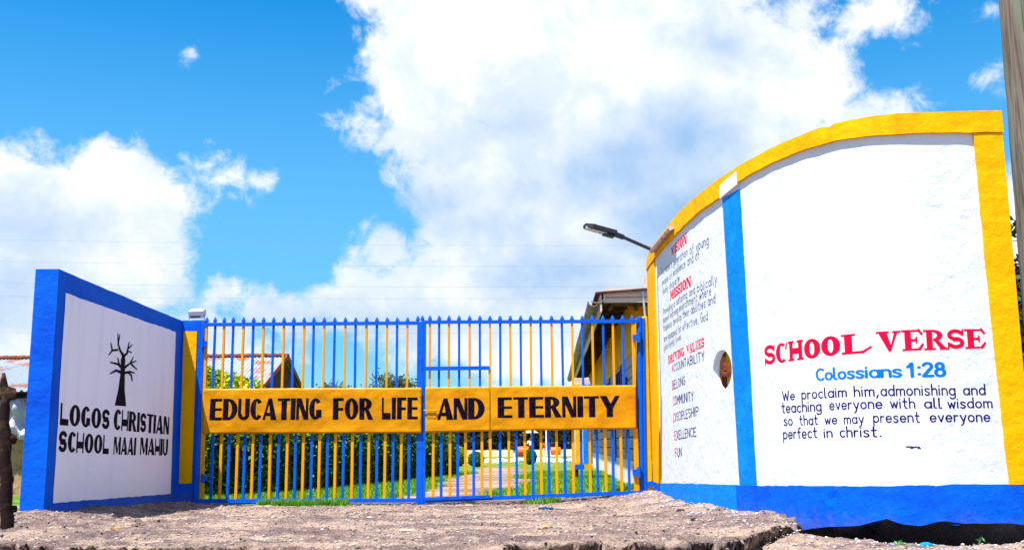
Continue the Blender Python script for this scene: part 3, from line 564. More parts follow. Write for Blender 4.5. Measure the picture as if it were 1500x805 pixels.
def glyphs(word, font, gap, w):
    """list of letters, each a list of convex quads in unit cap height"""
    x = 0; L = []
    for ch in word:
        if ch == ' ': x += .45; L.append(None); continue
        wd, pr = font[ch]; out = []
        for k, p in enumerate(pr):
            if font is MONO:
                parts = [[p[0]]]
                for i in range(1, len(p)):
                    parts[-1].append(p[i])
                    if i < len(p)-1:
                        a1 = math.atan2(p[i][1]-p[i-1][1], p[i][0]-p[i-1][0]); a2 = math.atan2(p[i+1][1]-p[i][1], p[i+1][0]-p[i][0])
                        if abs((a2-a1+math.pi) % (2*math.pi)-math.pi) > .85: parts.append([p[i]])
                if len(parts) > 1:
                    for q_, pp in enumerate(parts): out.append((k+q_*1.5, [[(x+a, b) for (a, b) in q] for q in ribbon(pp, w)]))
                    continue
                polys = ribbon(p, w)
            elif p[0] == 'p': polys = p[1]
            else: polys = ribbon(p[1], p[2])
            out.append((k, [[(x+a, b) for (a, b) in q] for q in polys]))
        L.append(out); x += wd+gap
    return L, x-gap
from mathutils.bvhtree import BVHTree
def bvh_of(o): q = Vector(origin(o)); return BVHTree.FromPolygons([v.co+q for v in o.data.vertices], [tuple(p.vertices) for p in o.data.polygons])
def flush(bvh, p, off, toward):
    loc, n, i, d = bvh.find_nearest(Vector(p))
    if n.dot(toward) < 0: n = -n
    q = loc+n*(.0013+max(0, off-.003)*.35); return (q.x, q.y, q.z)
def fine(q, mapper, mb, cell=.028):
    if len(q) != 4: mb.add([mapper(*p) for p in q], [tuple(range(len(q)))]); return
    W3 = [Vector(mapper(*p)) for p in q]
    nu = max(1, math.ceil(max((W3[1]-W3[0]).length, (W3[2]-W3[3]).length)/cell)); nv = max(1, math.ceil(max((W3[3]-W3[0]).length, (W3[2]-W3[1]).length)/cell))
    if nu*nv == 1: mb.add(W3, [(0, 1, 2, 3)]); return
    P = []
    for i in range(nu+1):
        for j in range(nv+1):
            u, v = i/nu, j/nv; P.append(mapper(*[(q[0][c]*(1-u)+q[1][c]*u)*(1-v)+(q[3][c]*(1-u)+q[2][c]*u)*v for c in (0, 1)]))
    mb.add(P, [(i*(nv+1)+j, (i+1)*(nv+1)+j, (i+1)*(nv+1)+j+1, i*(nv+1)+j+1) for i in range(nu) for j in range(nv)])
def lettering(name, word, font, m, parent, mapf, p0, p1, h0, h1, gap=.06, w=.1, jitter=0, label=None, recolor=None):
    """p0/p1: surface coords (s, z) of baseline ends, h0/h1 cap heights; mapf(s, z, off) -> world point"""
    L, tot = glyphs(word, font, gap, w); mb = MB(); mb2 = MB()
    for li, l in enumerate(L):
        if l is None: continue
        jy = random.uniform(-1, 1)*jitter
        for (k, polys) in l:
            off = .003+.0004*k+.0001*(li % 3)
            for q in polys:
                def mp_(a, b):
                    t = a/tot; return mapf(p0[0]+(p1[0]-p0[0])*t, p0[1]+(p1[1]-p0[1])*t+(b+jy)*(h0+(h1-h0)*t), off)
                fine(q, mp_, mb2 if (recolor and li == 0) else mb)
    o = mb.build(name, m, parent)
    if label: o['label'] = label
    if recolor and mb2.v:
        o2 = mb2.build(name, recolor, parent); o2['label'] = 'red first letter '+word[0]
    return o
bvW = bvh_of(wb); wmap = lambda s, z, off: flush(bvW, wpt(s, z, WOFF+.01), off, Vector((-1, -1, 0)))
def wtext(word, font, m, x0, y0, x1, y1, h0, h1, **kw):
    p0, p1 = wallpx(x0, y0), wallpx(x1, y1)
    a = wallpx(x0, y0-h0)[1]-p0[1]; b = wallpx(x1, y1-h1)[1]-p1[1]
    return lettering('painted_word', word, font, m, rw, wmap, p0, p1, a, b, label='painted words '+word, **kw)
wtext('SCHOOL', SLAB, M['red_print'], 1120.5, 534.5, 1279, 515.5, 29, 29, gap=.04, jitter=.02)
wtext('VERSE', SLAB, M['red_print'], 1285, 516, 1445, 509, 31, 28, gap=.0, jitter=.02)
bp, np_, rp = M['blue_print'], M['navy_print'], M['red_print']
wtext('Colossians', MONO, bp, 1197, 556.5, 1320, 551, 16, 17.5, gap=.17, w=.17)
wtext('1:28', MONO, bp, 1331, 551, 1384, 550, 19, 19, gap=.2, w=.2)
for (t_, x0, y0, x1, y1, h) in [('We', 1147, 586, 1164, 584.5, 13), ('proclaim', 1175, 584, 1240, 580, 14.5), ('him,', 1252, 580, 1287, 579, 15), ('admonishing', 1291, 579, 1399, 577.8, 15.5), ('and', 1412, 577.8, 1443, 577, 15),
                               ('teaching', 1146, 604, 1203, 601, 15), ('everyone', 1216, 599.5, 1292, 597.5, 15), ('with', 1305, 597, 1340, 597, 15), ('all', 1355, 597, 1379, 597, 14.5), ('wisdom', 1389, 597, 1453, 596, 14.5),
                               ('so', 1149, 622, 1161, 622, 14), ('that', 1172, 621.5, 1198, 621, 14), ('we', 1209, 620.5, 1226, 620, 14), ('may', 1237, 620, 1265, 619, 14), ('present', 1280, 618, 1347, 617.5, 15), ('everyone', 1363, 617, 1450, 616.3, 15),
                               ('perfect', 1148, 642, 1197, 640, 15), ('in', 1208, 640, 1219, 639.5, 14), ('christ.', 1231, 639.4, 1291, 638.6, 15)]:
    wtext(t_, MONO, np_, x0, y0, x1, y1, h, h, gap=.2, w=.125, jitter=.015)
wtext('VISION', SLAB, rp, 983.5, 376, 1007, 356.5, 12.5, 17, gap=.02)
wtext('MISSION', SLAB, rp, 982, 440, 1013, 419, 14, 16, gap=.0)
wtext('DRIVING', SLAB, rp, 979, 533, 1003, 520, 12, 13, gap=.0); wtext('VALUES', SLAB, rp, 1006, 519, 1032, 507.5, 13, 14, gap=.0)
for (t_, x0, y0, x1, y1, h0, h1) in [('To raise a generation of young', 969, 403, 1038, 358, 9, 15), ('people of excellence and of', 970, 418, 1024.5, 379, 9, 14), ('Godly character', 971, 431, 997, 411, 9, 11),
                                   ('Providing a nurturing and biblically', 972, 461, 1050, 414, 9, 14), ('based learning environment where', 972, 473, 1042, 431, 9, 14), ('Students develop their abilities and', 972, 486, 1048, 443, 9, 14),
                                   ('are equipped for effective, God', 973, 500, 1037, 468, 9, 14), ('glorifying lives', 973, 513, 998, 496, 8, 10)]:
    wtext(t_, MONO, np_, x0, y0, x1, y1, h0, h1, gap=.24, w=.09, jitter=.03)
for (t_, x0, y0, x1, y1, h0, h1) in [('ACCOUNTABILITY', 984.5, 544.5, 1032, 527.5, 9.5, 13.5), ('BELONG', 985, 570, 1003.5, 562, 12, 12), ('COMMUNITY', 986, 593, 1016, 585.5, 12, 13), ('DISCIPLESHIP', 987, 617, 1023, 608, 12, 13), ('EXELLENCE', 988.5, 643.5, 1019.5, 638, 12, 12.5), ('FUN', 989, 668.5, 998.5, 667, 12, 12)]:
    wtext(t_, MONO, np_, x0, y0, x1, y1, h0, h1, gap=.2, w=.11, jitter=.02, recolor=rp)
# rubbed mark below the verse
mb = MB()
for k in range(9):
    s, z = wallpx(1329+k*2.2, 655+random.uniform(-1.5, 1)); w_ = .008+random.random()*.008
    mb.add([wmap(s-w_, z-.004, .003+k*.0002), wmap(s+w_, z-.003, .003+k*.0002), wmap(s+w_, z+.004, .003+k*.0002), wmap(s-w_*.6, z+.005, .003+k*.0002)], [(0, 1, 2, 3)])
mb.build('scuff_mark', M['navy_print'], rw)
# loose tin strip lying against the coping, and the lamp on its arm
q0 = wpt(wallpx(962, 400)[0], 3.26, .05); s0 = wallpx(964, 400)[0]; s1 = wallpx(994, 400)[0]
V = []; Fs = []
sl_ = np.linspace(s0, s1, 24)
for i, s in enumerate(sl_):
    f = i/23; zt_ = 3.255; prof = [(-.0, zt_-.05), (.055, zt_-.075), (.07, zt_-.045), (.07, zt_-.03), (.0, zt_+.0)]
    for (o_, z) in prof: V.append(wpt(s, z+.004*math.sin(i*2.1), o_))
for i in range(23):
    for j in range(5): Fs.append((i*5+j, (i+1)*5+j, (i+1)*5+(j+1) % 5, i*5+(j+1) % 5))
Fs += [tuple(range(5))[::-1], tuple(23*5+j for j in range(5))]
tr_ = thing('tin_strip', 'folded weathered tin strip fixed along the yellow coping beside the street light arm', 'metal strip', wpt((s0+s1)/2, 3.25, .06))
npmesh('strip_sheet', V, Fs, mat('weathered_tin', (.55, .42, .33), .5, .4, [(20, .002, 3)], (6, (.30, .15, .08), .5, .65)), tr_)
YL = 12.7
A0 = Vector(wpt(wallpx(962, 400)[0], 3.20, -.10)); A1 = PY(903, 343, 12.45)
lamp = thing('street_light', 'black solar street light head on a short arm reaching left from the curved wall', 'street light', A0)
arm = MB().tube([A0+(A0-A1).normalized()*.1, A0.lerp(A1, .9)], .022, 10); arm.build('arm', M['black_metal'], lamp, True)
d = (PY(856, 330, 12.35)-A1).normalized(); side = Vector((.0, 1, -.12)); side = (side-d*side.dot(d)).normalized(); upv = side.cross(d).normalized()
if upv.z < 0: upv = -upv
MB().tube([A0.lerp(A1, .86), A1+d*.06], .034, 10).build('socket', M['black_metal'], lamp, True)
Lh = (PY(856, 330, 12.35)-A1).length; c0 = A1+d*(Lh*.52)
bm = bmesh.new(); bmesh.ops.create_cube(bm, size=1)
for v in bm.verts: v.co = Vector((v.co.x*(Lh*.98), v.co.y*.15, v.co.z*.062))
bmesh.ops.subdivide_edges(bm, edges=bm.edges[:], cuts=3, use_grid_fill=True)
for v in bm.verts:
    t = v.co.x/(Lh*.49)
    if t > .7: v.co.y *= 1-.45*((t-.7)/.3)**2
    if v.co.z > 0: v.co.z *= 1-.35*max(0, t)
bmesh.ops.bevel(bm, geom=[e for e in bm.edges if e.is_boundary or e.calc_face_angle(0) > .5], offset=.008, segments=2, affect='EDGES')
me = bpy.data.meshes.new('housing'); Mx = Matrix.Identity(3); Mx.col[0] = d; Mx.col[1] = side; Mx.col[2] = upv
for v in bm.verts: v.co = Mx @ v.co+c0-A0
bm.to_mesh(me); bm.free(); hs_ = link('housing', me, M['black_metal'], lamp)
for k in range(4):
    cc = c0+d*(Lh*(.36-.155*k))-upv*.028
    mb = MB().obox(cc, d, side, upv, .080, .095, .020); mb.build('led_lens', M['led'], lamp)
MB().obox(A1+d*.10-upv*.036, d, side, upv, .14, .08, .04).build('sensor_box', M['black_metal'], lamp)
# timber frame seen through the opening
tf = thing('timber_frame', 'brown timber frame behind the curved wall, seen through its round opening', 'wooden frame', (3.3, 14.6, 0))
cc = PY(1061, 545, 14.6)
wd = mat('red_brown_timber', (.26, .07, .03), .7, .2, [(20, .003, 4)], (7, (.10, .03, .02), .4, .6))
for k in range(2): MB().box((cc.x-.04+k*.34, 14.6, .05), (cc.x+.04+k*.34, 14.68, 2.1), .008).build('upright', wd, tf)
for k, z in enumerate((cc.z-.42, cc.z-.05, cc.z+.16, cc.z+.45)): MB().obox((cc.x+.42, 14.56, z), (1, 0, .25 if k == 2 else -.05), (0, 1, 0), (0, 0, 1), 1.0, .05, .07).build('rail', wd, tf)
MB().box((cc.x-.08, 14.62, cc.z-.16), (cc.x+.6, 14.9, cc.z-.12), .005).build('ledge', M['plinth'], tf)

# ------------------------------------------------------------------ pillars
def quadpanel(name, m, parent, pts, off):
    """thin slab from four outline points (front face), thickened backward by off along +Y or given vector"""
    n = len(pts); o = Vector(off); vs = [Vector(p) for p in pts]+[Vector(p)+o for p in pts]
    fs = [tuple(range(n)), tuple(range(2*n-1, n-1, -1))]+[(i, i+n, (i+1) % n+n, (i+1) % n) for i in range(n)]
    mb = MB().add(vs, fs); o_ = mb.build(name, m, parent)
    bm = bmesh.new(); bm.from_mesh(o_.data); bmesh.ops.recalc_face_normals(bm, faces=bm.faces[:]); bm.to_mesh(o_.data); bm.free(); return o_
YG = 14.0
pl = thing('gate_pillar', 'blue gate pillar with yellow front panel at the end of the left wall', 'gate pillar', (-4.37, 14.1, 0))
a = PY(266, 468.5, YG); b = PY(300, 470, YG)
mb = MB().box((-4.56, YG, -.1), (-4.28, YG+.34, a.z), .012); mb.build('pillar_body', M['blue'], pl)
quadpanel('front_panel', M['yellow'], pl, [PY(262, 708, YG-.012), PY(280.5, 707, YG-.012), PY(288.5, 485, YG-.012), PY(269, 484.5, YG-.012)], (0, .011, 0))
# floodlight on top
fl = thing('floodlight', 'small white floodlight on a bracket on top of the left gate pillar', 'floodlight', (-4.38, 14.1, a.z))
c = PY(289, 459, 14.1)
MB().obox(c, (1, .2, .05), (0, 1, .35), (0, -.35, 1), .185, .17, .10).build('housing', M['lamp_grey'], fl)
MB().obox(c+Vector((0, -.075, -.052)), (1, .2, .05), (0, 1, .35), (0, -.35, 1), .13, .02, .02).build('lens', M['glass'], fl)
MB().tube([(c.x-.105, 14.1, a.z), (c.x-.11, 14.1, c.z-.01), (c.x-.09, 14.1, c.z)], .008, 6).tube([(c.x+.10, 14.1, a.z), (c.x+.105, 14.1, c.z-.01), (c.x+.085, 14.1, c.z)], .008, 6).tube([(c.x-.105, 14.1, a.z+.004), (c.x+.1, 14.1, a.z+.004)], .008, 6).build('bracket', M['steel'], fl)
pr = thing('gate_pillar', 'yellow gate pillar with blue foot between the gate and the curved wall', 'gate pillar', (1.8, 14.15, 0))
a = PY(945, 463, YG)
MB().box((1.725, YG+.005, .0), (1.86, YG+.3, PY(945, 463, YG).z), .014).build('pillar_body', M['yellow'], pr)
quadpanel('foot', M['blue'], pr, [PY(947, 712, YG-.01), PY(962, 712, YG-.01), PY(962, 703, YG-.01), PY(947, 705, YG-.01)], (0, .014, 0))
# ------------------------------------------------------------------ left wall
lw = thing('boundary_wall', 'low white wall with blue border and the school name and bare tree painted on it, left of the gate', 'wall', (-4.47, 11.8, 0))
XN, XF, Y0, Y1 = -4.35, -4.53, 9.7, 14.02
wl_t = .225
def lwx(Y): return XN+(XF-XN)*(Y-Y0)/(Y1-Y0)
zn = PY(86.5, 394, Y0).z; zf = PY(265, 470.5, Y1).z
def lwp(Y, z, off): 
    n = Vector((Y1-Y0, -(XF-XN), 0)).normalized(); p = Vector((lwx(Y), Y, z))+n*off; return (p.x, p.y, p.z)
lrel = lambda Y, z: .007*(float(fbm(Y*1.6, z*1.6, 3, 61))-.5)+.003*(float(vn(Y*9, z*9, 62))-.5)
V = []; Fs = []; na, nb_ = 70, 36
for side_ in (0, 1):
    for i in range(na+1):
        Y = Y0+(Y1-Y0)*i/na; zt_ = zn+(zf-zn)*i/na+.012*(float(fbm(Y*4, 0, 3, 63+side_))-.5)
        for j in range(nb_+1):
            z = -.15+(zt_+.15)*j/nb_; V.append(lwp(Y, z, lrel(Y, z)-.006 if side_ == 0 else -wl_t))
k = nb_+1; B = (na+1)*k
for i in range(na):
    for j in range(nb_): Fs += [(i*k+j, i*k+j+1, (i+1)*k+j+1, (i+1)*k+j)[::-1], (B+i*k+j, B+i*k+j+1, B+(i+1)*k+j+1, B+(i+1)*k+j)]
    Fs.append((i*k+nb_, (i+1)*k+nb_, B+(i+1)*k+nb_, B+i*k+nb_))
for j in range(nb_): Fs += [(j, j+1, B+j+1, B+j), (na*k+j, B+na*k+j, B+na*k+j+1, na*k+j+1)]
o = npmesh('wall_body', V, Fs, M['blue'], lw, True); o.data.set_sharp_from_angle(angle=math.radians(40))
def lpx(px, py):
    d = ray(px, py)   # intersect vertical plane through the wall face
    ex, ey = XF-XN, Y1-Y0; det = d.x*ey-d.y*ex; t = ((XN-0)*ey-(Y0-0)*ex)/det
    return d.y*t, CAMZ+d.z*t
# white field inside the blue border (wobbly brushed edge), grid that follows the relief
c4 = [lpx(*p) for p in [(77.5, 736), (250, 722.5), (257.5, 486), (96.5, 429)]]
V = []; Fs = []; na2, nb2 = 60, 40
for i in range(na2+1):
    u = i/na2
    for j in range(nb2+1):
        v = j/nb2
        Y = (c4[0][0]*(1-u)+c4[1][0]*u)*(1-v)+(c4[3][0]*(1-u)+c4[2][0]*u)*v; z = (c4[0][1]*(1-u)+c4[1][1]*u)*(1-v)+(c4[3][1]*(1-u)+c4[2][1]*u)*v
        if i in (0, na2): Y += .012*(float(fbm(z*9, i, 4, 64))-.5)
        if j in (0, nb2): z += .02*(float(fbm(Y*7, j, 4, 65))-.5)
        V.append(lwp(Y, z, lrel(Y, z)-.001))
for i in range(na2):
    for j in range(nb2): k = nb2+1; Fs.append((i*k+j, (i+1)*k+j, (i+1)*k+j+1, i*k+j+1))
wf = npmesh('white_field', V, Fs, M['white_shade_tint'], lw, True); bvL = bvh_of(wf)
lmap = lambda s, z, off: flush(bvL, lwp(s, z, .01), off, Vector((1, 0, 0)))
def ltext(word, x0, y0, x1, y1, h0, h1, **kw):
    p0, p1 = lpx(x0, y0), lpx(x1, y1); a = lpx(x0, y0-h0)[1]-p0[1]; b = lpx(x1, y1-h1)[1]-p1[1]
    return lettering('painted_word', word, DECO, M['black_print'], lw, lmap, p0, p1, a, b, label='painted word '+word, **kw)
ltext('LOGOS', 87, 622, 160, 628.5, 33, 29, gap=.05); ltext('CHRISTIAN', 166, 629, 247, 636, 31, 26, gap=.04)
ltext('SCHOOL', 84.5, 661.5, 159, 664.5, 32, 27, gap=.05); ltext('MAAI', 166, 665, 198.5, 666, 26, 25.5, gap=.04); ltext('MAHIU', 204.5, 665.5, 245.5, 666.7, 25.5, 24, gap=.04)
TB = [([(176.5, 594), (178, 570), (179.5, 550), (180, 535), (180.5, 525)], [16, 9, 6.5, 6, 6.5]), ([(180.5, 528), (180.5, 520), (176, 513), (173, 503), (172.5, 488)], [6, 4, 3, 2.2, 1.2]), ([(173, 512), (164, 513), (159, 520)], [3.5, 2.8, 1.6]), ([(164, 512), (162, 501)], [2.6, 1.2]),
      ([(173, 503), (175.5, 489)], [2.2, 1.2]), ([(180.5, 522), (186, 517), (189, 500)], [4, 3, 1.2]), ([(188, 510), (194, 504)], [2.4, 1.2]), ([(188, 514), (193, 516)], [2.4, 1.4]), ([(180, 540), (173, 533), (161, 530)], [4, 3.5, 1.8]), ([(175, 535), (172, 523)], [2.6, 1.2]),
      ([(181, 539), (186, 535), (193, 530)], [4, 3, 1.6]), ([(190, 532), (199.5, 528)], [2.6, 1.4]), ([(191, 531), (195, 522)], [2.2, 1.1]), ([(192, 533), (200.5, 541)], [2.8, 1.4]), ([(179.5, 546), (170, 542), (161, 547)], [4.5, 3.6, 1.8]), ([(181, 546), (190, 544), (197, 546)], [4, 3, 1.6]), ([(187, 545), (192, 549), (193.5, 558)], [3, 2.4, 1.2])]
mb = MB()
for k, (pts, ws) in enumerate(TB):
    for q in ribbon(pts, 1, [w_*1.05 for w_ in ws]):
        fine(q, lambda a, b: lmap(*lpx(a, b), .003+.0004*k), mb)
mb.build('painted_tree', M['black_print'], lw)
# small stone tucked by the wall end
# ------------------------------------------------------------------ gate
def gx(px, py, Y=YG): p = PY(px, py, Y); return p
def leafset(root, ups, lows, ytop, ytopsign, ybotsign, ybase, first):
    pass
spear = MB()
prof = [(0, .0), (.013, .004), (.017, .018), (.013, .034), (.006, .052), (.0, .062)]
vs = []; fs = []
for (r, z) in prof:
    for k in range(6): vs.append((r*math.cos(k*math.pi/3), r*math.sin(k*math.pi/3)*.6, z))
for i in range(len(prof)-1):
    for k in range(6): fs.append((i*6+k, i*6+(k+1) % 6, (i+1)*6+(k+1) % 6, (i+1)*6+k))
spear.add(vs, fs); me_spear = bpy.data.meshes.new('finial'); me_spear.from_pydata(spear.v, [], spear.f); me_spear.materials.append(M['gate_blue'])
def bar(name, px, y0, y1, w_, m, root, Y=YG, lean=None):
    a = PY(px, y0, Y); x = a.x; z0 = PY(px, y1, Y).z; z1 = a.z
    j = random.uniform(-.002, .002)
    vs = []; hw = w_/2
    mb = MB().box((-hw, -hw, 0), (hw, hw, z1-z0), .003); o = mb.build(name, m, root, loc=(x+j, Y, z0)); o.rotation_euler = (0, random.gauss(0, .0022), random.gauss(0, .06)); return o, x, z1
def hbar(name, x0, y0, x1, y1, h, m, root, Y=YG, dpt=.045):
    a = PY(x0, y0, Y); b = PY(x1, y1, Y); mid = (a+b)/2; ax = b-a; return MB().obox(mid, ax, (0, 1, 0), Vector((0, 1, 0)).cross(ax)*-1, ax.length, dpt, h).build(name, m, root)
gy, gb = M['gate_yellow'], M['gate_blue']
YS = 13.955
def sheet(name, root, p4, nx_=60, nz_=14, seed=0):
    """wavy sheet metal; returns map(u, v) with displacement"""
    P = [Vector(p) for p in p4]
    def disp(x, z): 
        return .034*(float(fbm(x*1.5, z*2.6, 3, 80+seed))-.5)+.016*(float(fbm(x*5, z*6, 3, 84+seed))-.5)-.006*abs(math.sin(x*7+seed))**8*(1 if z < 1.2 else .3)
    V = []
    for i in range(nx_+1):
        for j in range(nz_+1):
            u, v = i/nx_, j/nz_; p = (P[0]*(1-u)+P[1]*u)*(1-v)+(P[3]*(1-u)+P[2]*u)*v
            e = (.008*(float(fbm(p.x*6, j, 3, 90+seed))-.5) if j in (0, nz_) else 0)
            V.append((p.x, p.y-.012+disp(p.x, p.z), p.z+e))
    Fs = np.array([(i*(nz_+1)+j, (i+1)*(nz_+1)+j, (i+1)*(nz_+1)+j+1, i*(nz_+1)+j+1) for i in range(nx_) for j in range(nz_)])
    o = npmesh(name, V, Fs, M['sheet_yellow'], root, True)
    so_ = o.modifiers.new('thickness', 'SOLIDIFY'); so_.thickness = .002; so_.offset = -1
    bv = bvh_of(o); return lambda x, z, off: flush(bv, (x, P[0].y-.012+disp(x, z)-.005, z), off, Vector((0, -1, 0)))
def gtext(word, root, mp, x0, y0, x1, y1, h0, h1, gap=.05):
    p0, p1 = PY(x0, y0, YS-.02), PY(x1, y1, YS-.02); a = PY(x0, y0-h0, YS-.02).z-p0.z; b = PY(x1, y1-h1, YS-.02).z-p1.z
    return lettering('painted_word', word, DECO, M['black_print'], root, mp, (p0.x, p0.z), (p1.x, p1.z), a, b, gap=gap, label='painted word '+word)
# left leaf
gl = thing('gate_leaf', 'left gate leaf of blue and yellow bars with yellow sheet reading EDUCATING FOR LIFE', 'gate', (-2.7, 14, 0), 'leaves of the school gate')
cl = lambda v: v/2.514+280
up = [58, 88, 122, 155, 193, 230, 267, 304, 342, 378, 416, 452, 490, 529, 568, 606, 646, 684, 722, 759, 797]
lo = [44, 82, 114, 143, 173, 200, 230, 258, 295, 325, 356, 386, 416, 446, 475, 504, 533, 563, 595, 626, 656, 685, 715, 744, 774, 803]
for i, v in enumerate(up):
    x = cl(v)
    if i == 0: continue
    o, X, z = bar('upper_bar', x, 476, 575, .031, gy if i % 2 == 0 else gb, gl)
for i, v in enumerate(up+[835]):
    x = cl(v); p = PY(x, 472.5 if i < 21 else 470.5, YG); f_ = link('finial', me_spear, None, gl, (p.x, YG, p.z)); f_.scale = (1.7, 1.7, 1.35)
for i, v in enumerate(lo):
    if i == 0: continue
    bar('lower_bar', cl(v), 628, 731, .036, gb if i % 2 == 1 else gy, gl)
hbar('top_rail', 298, 475.2, 613, 472.8, .044, gb, gl, YG-.004, .05); hbar('bottom_rail', 291, 733, 614, 732, .05, gb, gl, YG-.004, .05)
p = PY(301.5, 478, YG); q = PY(295.5, 733, YG); MB().obox((p+q)/2, (1, 0, 0), (0, 1, 0), p-q, .05, .04, (p-q).length).build('hinge_stile', gy, gl)
p = PY(615, 471, YG); q = PY(615, 737, YG); MB().obox((p+q)/2, (1, 0, 0), (0, 1, 0), (0, 0, 1), .082, .06, p.z-q.z).build('meeting_stile', gb, gl)
for y in (503, 700): 
    p = PY(297, y, YG-.05); MB().tube([p+Vector((0, 0, -.06)), p+Vector((0, 0, .06))], .022, 10).box((p.x-.0, p.y-.01, p.z-.035), (p.x+.055, p.y+.03, p.z+.035)).build('hinge', gb, gl)
mpL = sheet('sign_sheet', gl, [PY(297, 635, YS), PY(617, 633.5, YS), PY(617.5, 567.5, YS), PY(298.5, 569, YS)], 130, 22, 0)
gtext('EDUCATING', gl, mpL, 306.5, 615, 471, 614, 31.5, 31.5, .03); gtext('FOR', gl, mpL, 487, 614, 546, 614, 31.5, 31.5, .05); gtext('LIFE', gl, mpL, 559, 613.8, 612, 613.5, 32, 32, .06)
q = PY(613.5, 741, YG); p = PY(613.5, 730, YG); MB().tube([p+Vector((0, -.05, 0)), q+Vector((0, -.05, 0))], .010, 8).build('drop_bolt', gb, gl)
# right leaf
gr_ = thing('gate_leaf', 'right gate leaf with wicket door and yellow sheet reading AND ETERNITY', 'gate', (.3, 14, 0), 'leaves of the school gate')
cr_ = lambda v: v/2.516+610
up = [22, 50, 84, 120, 157, 196, 234, 271, 308, 346, 384, 421, 458, 498, 537, 573, 611, 648, 687, 723, 760, 795]
lo = [62, 92, 124, 152, 182, 211, 242, 272, 308, 340, 368, 400, 428, 458, 487, 516, 545, 576, 606, 637, 665, 694, 722, 752, 779, 810]
for i, v in enumerate(up):
    x = cr_(v)
    if i not in (0, 7):
        bar('upper_bar', x, 473, 573, .031, gy if i % 2 == 1 else gb, gr_)
    p = PY(x, 470 if i else 470, YG); f_ = link('finial', me_spear, None, gr_, (p.x, YG, p.z)); f_.scale = (1.7, 1.7, 1.35)
x = cr_(271); bar('upper_bar', x, 473, 536, .024, gy, gr_)
for i, v in enumerate(lo):
    if i == 7: continue
    yb = 729 if i < 8 else 728-(i-8)*.45
    bar('lower_bar', cr_(v), 627, yb, .036, gy if (i % 2 == 0) == (i < 7 or i > 25) or (i > 7 and i % 2 == 1) else gb, gr_)
hbar('top_rail', 618, 471.6, 935, 470.2, .044, gb, gr_, YG-.004, .05); hbar('bottom_rail', 619, 733, 936, 720.5, .05, gb, gr_, YG+.004, .05)
p = PY(621.5, 470, YG); q = PY(621.5, 737, YG); MB().obox((p+q)/2, (1, 0, 0), (0, 1, 0), (0, 0, 1), .036, .055, p.z-q.z).build('meeting_stile', gb, gr_)
q = PY(619.5, 742, YG); p = PY(619.5, 730, YG); MB().tube([p+Vector((0, -.05, 0)), q+Vector((0, -.05, 0))], .010, 8).build('drop_bolt', gb, gr_)
hbar('wicket_head', 623, 539.5, 717, 538.5, .05, gb, gr_, YG-.03, .04); 
p = PY(718, 536, YG); q = PY(718, 728, YG); MB().obox((p+q)/2-Vector((0, .012, 0)), (1, 0, 0), (0, 1, 0), (0, 0, 1), .038, .045, p.z-q.z).build('wicket_stile', gy, gr_)
hbar('wicket_sill', 623, 730, 718, 726.5, .04, gb, gr_, YG-.045, .03)
p = PY(928.5, 474, YG); q = PY(931, 722, YG); MB().obox((p+q)/2, (1, 0, 0), (0, 1, 0), p-q, .036, .04, (p-q).length).build('hinge_stile', gy, gr_)
for y in (494, 691):
    p = PY(936, y, YG-.04); MB().tube([p+Vector((0, 0, -.07)), p+Vector((0, 0, .07))], .03, 10).box((p.x-.085, p.y-.015, p.z-.04), (p.x, p.y+.02, p.z+.04)).build('hinge', gb, gr_)
mpR = sheet('sign_sheet', gr_, [PY(718.8, 630.8, YS), PY(932, 627.5, YS), PY(931.5, 564, YS), PY(718.8, 565.5, YS)], 90, 22, 3)
mpW = sheet('wicket_sheet', gr_, [PY(623.5, 633, YS), PY(718, 631, YS), PY(718, 565.8, YS), PY(623.5, 567, YS)], 50, 22, 7)
gtext('AND', gr_, mpW, 640, 614.5, 710, 613.5, 31.5, 31.5, .02); gtext('ETERNITY', gr_, mpR, 729, 611.5, 908, 610, 30, 31, .04)
p = PY(632, 606, YS-.03); MB().box((p.x-.062, p.y+.010, p.z-.055), (p.x+.062, p.y+.04, p.z+.05), .004).build('lock_box', M['sheet_yellow'], gr_)
MB().tube([PY(621, 600.5, YS-.035), PY(642, 600.5, YS-.035)], .007, 8).build('bolt', gy, gr_)
gp = thing('gate_post', 'round blue steel gate post beside the yellow pillar on the right', 'gate post', (1.68, 14.0, 0))
MB().tube([PY(936.5, 464, YG+.03), PY(940.5, 724, YG+.03)], .045, 14).build('post', gb, gp, True)
MB().tube([PY(942.5, 466, YG+.0), PY(946, 720, YG+.0)], .02, 10).build('side_tube', gb, gp, True)
gp2 = thing('gate_post', 'slim blue steel gate post fixed to the left pillar', 'gate post', (-4.25, 14.0, 0))
MB().box((-4.277, YG-.03, -.05), (-4.222, YG+.06, PY(297, 470, YG).z), .006).build('post', gb, gp2)

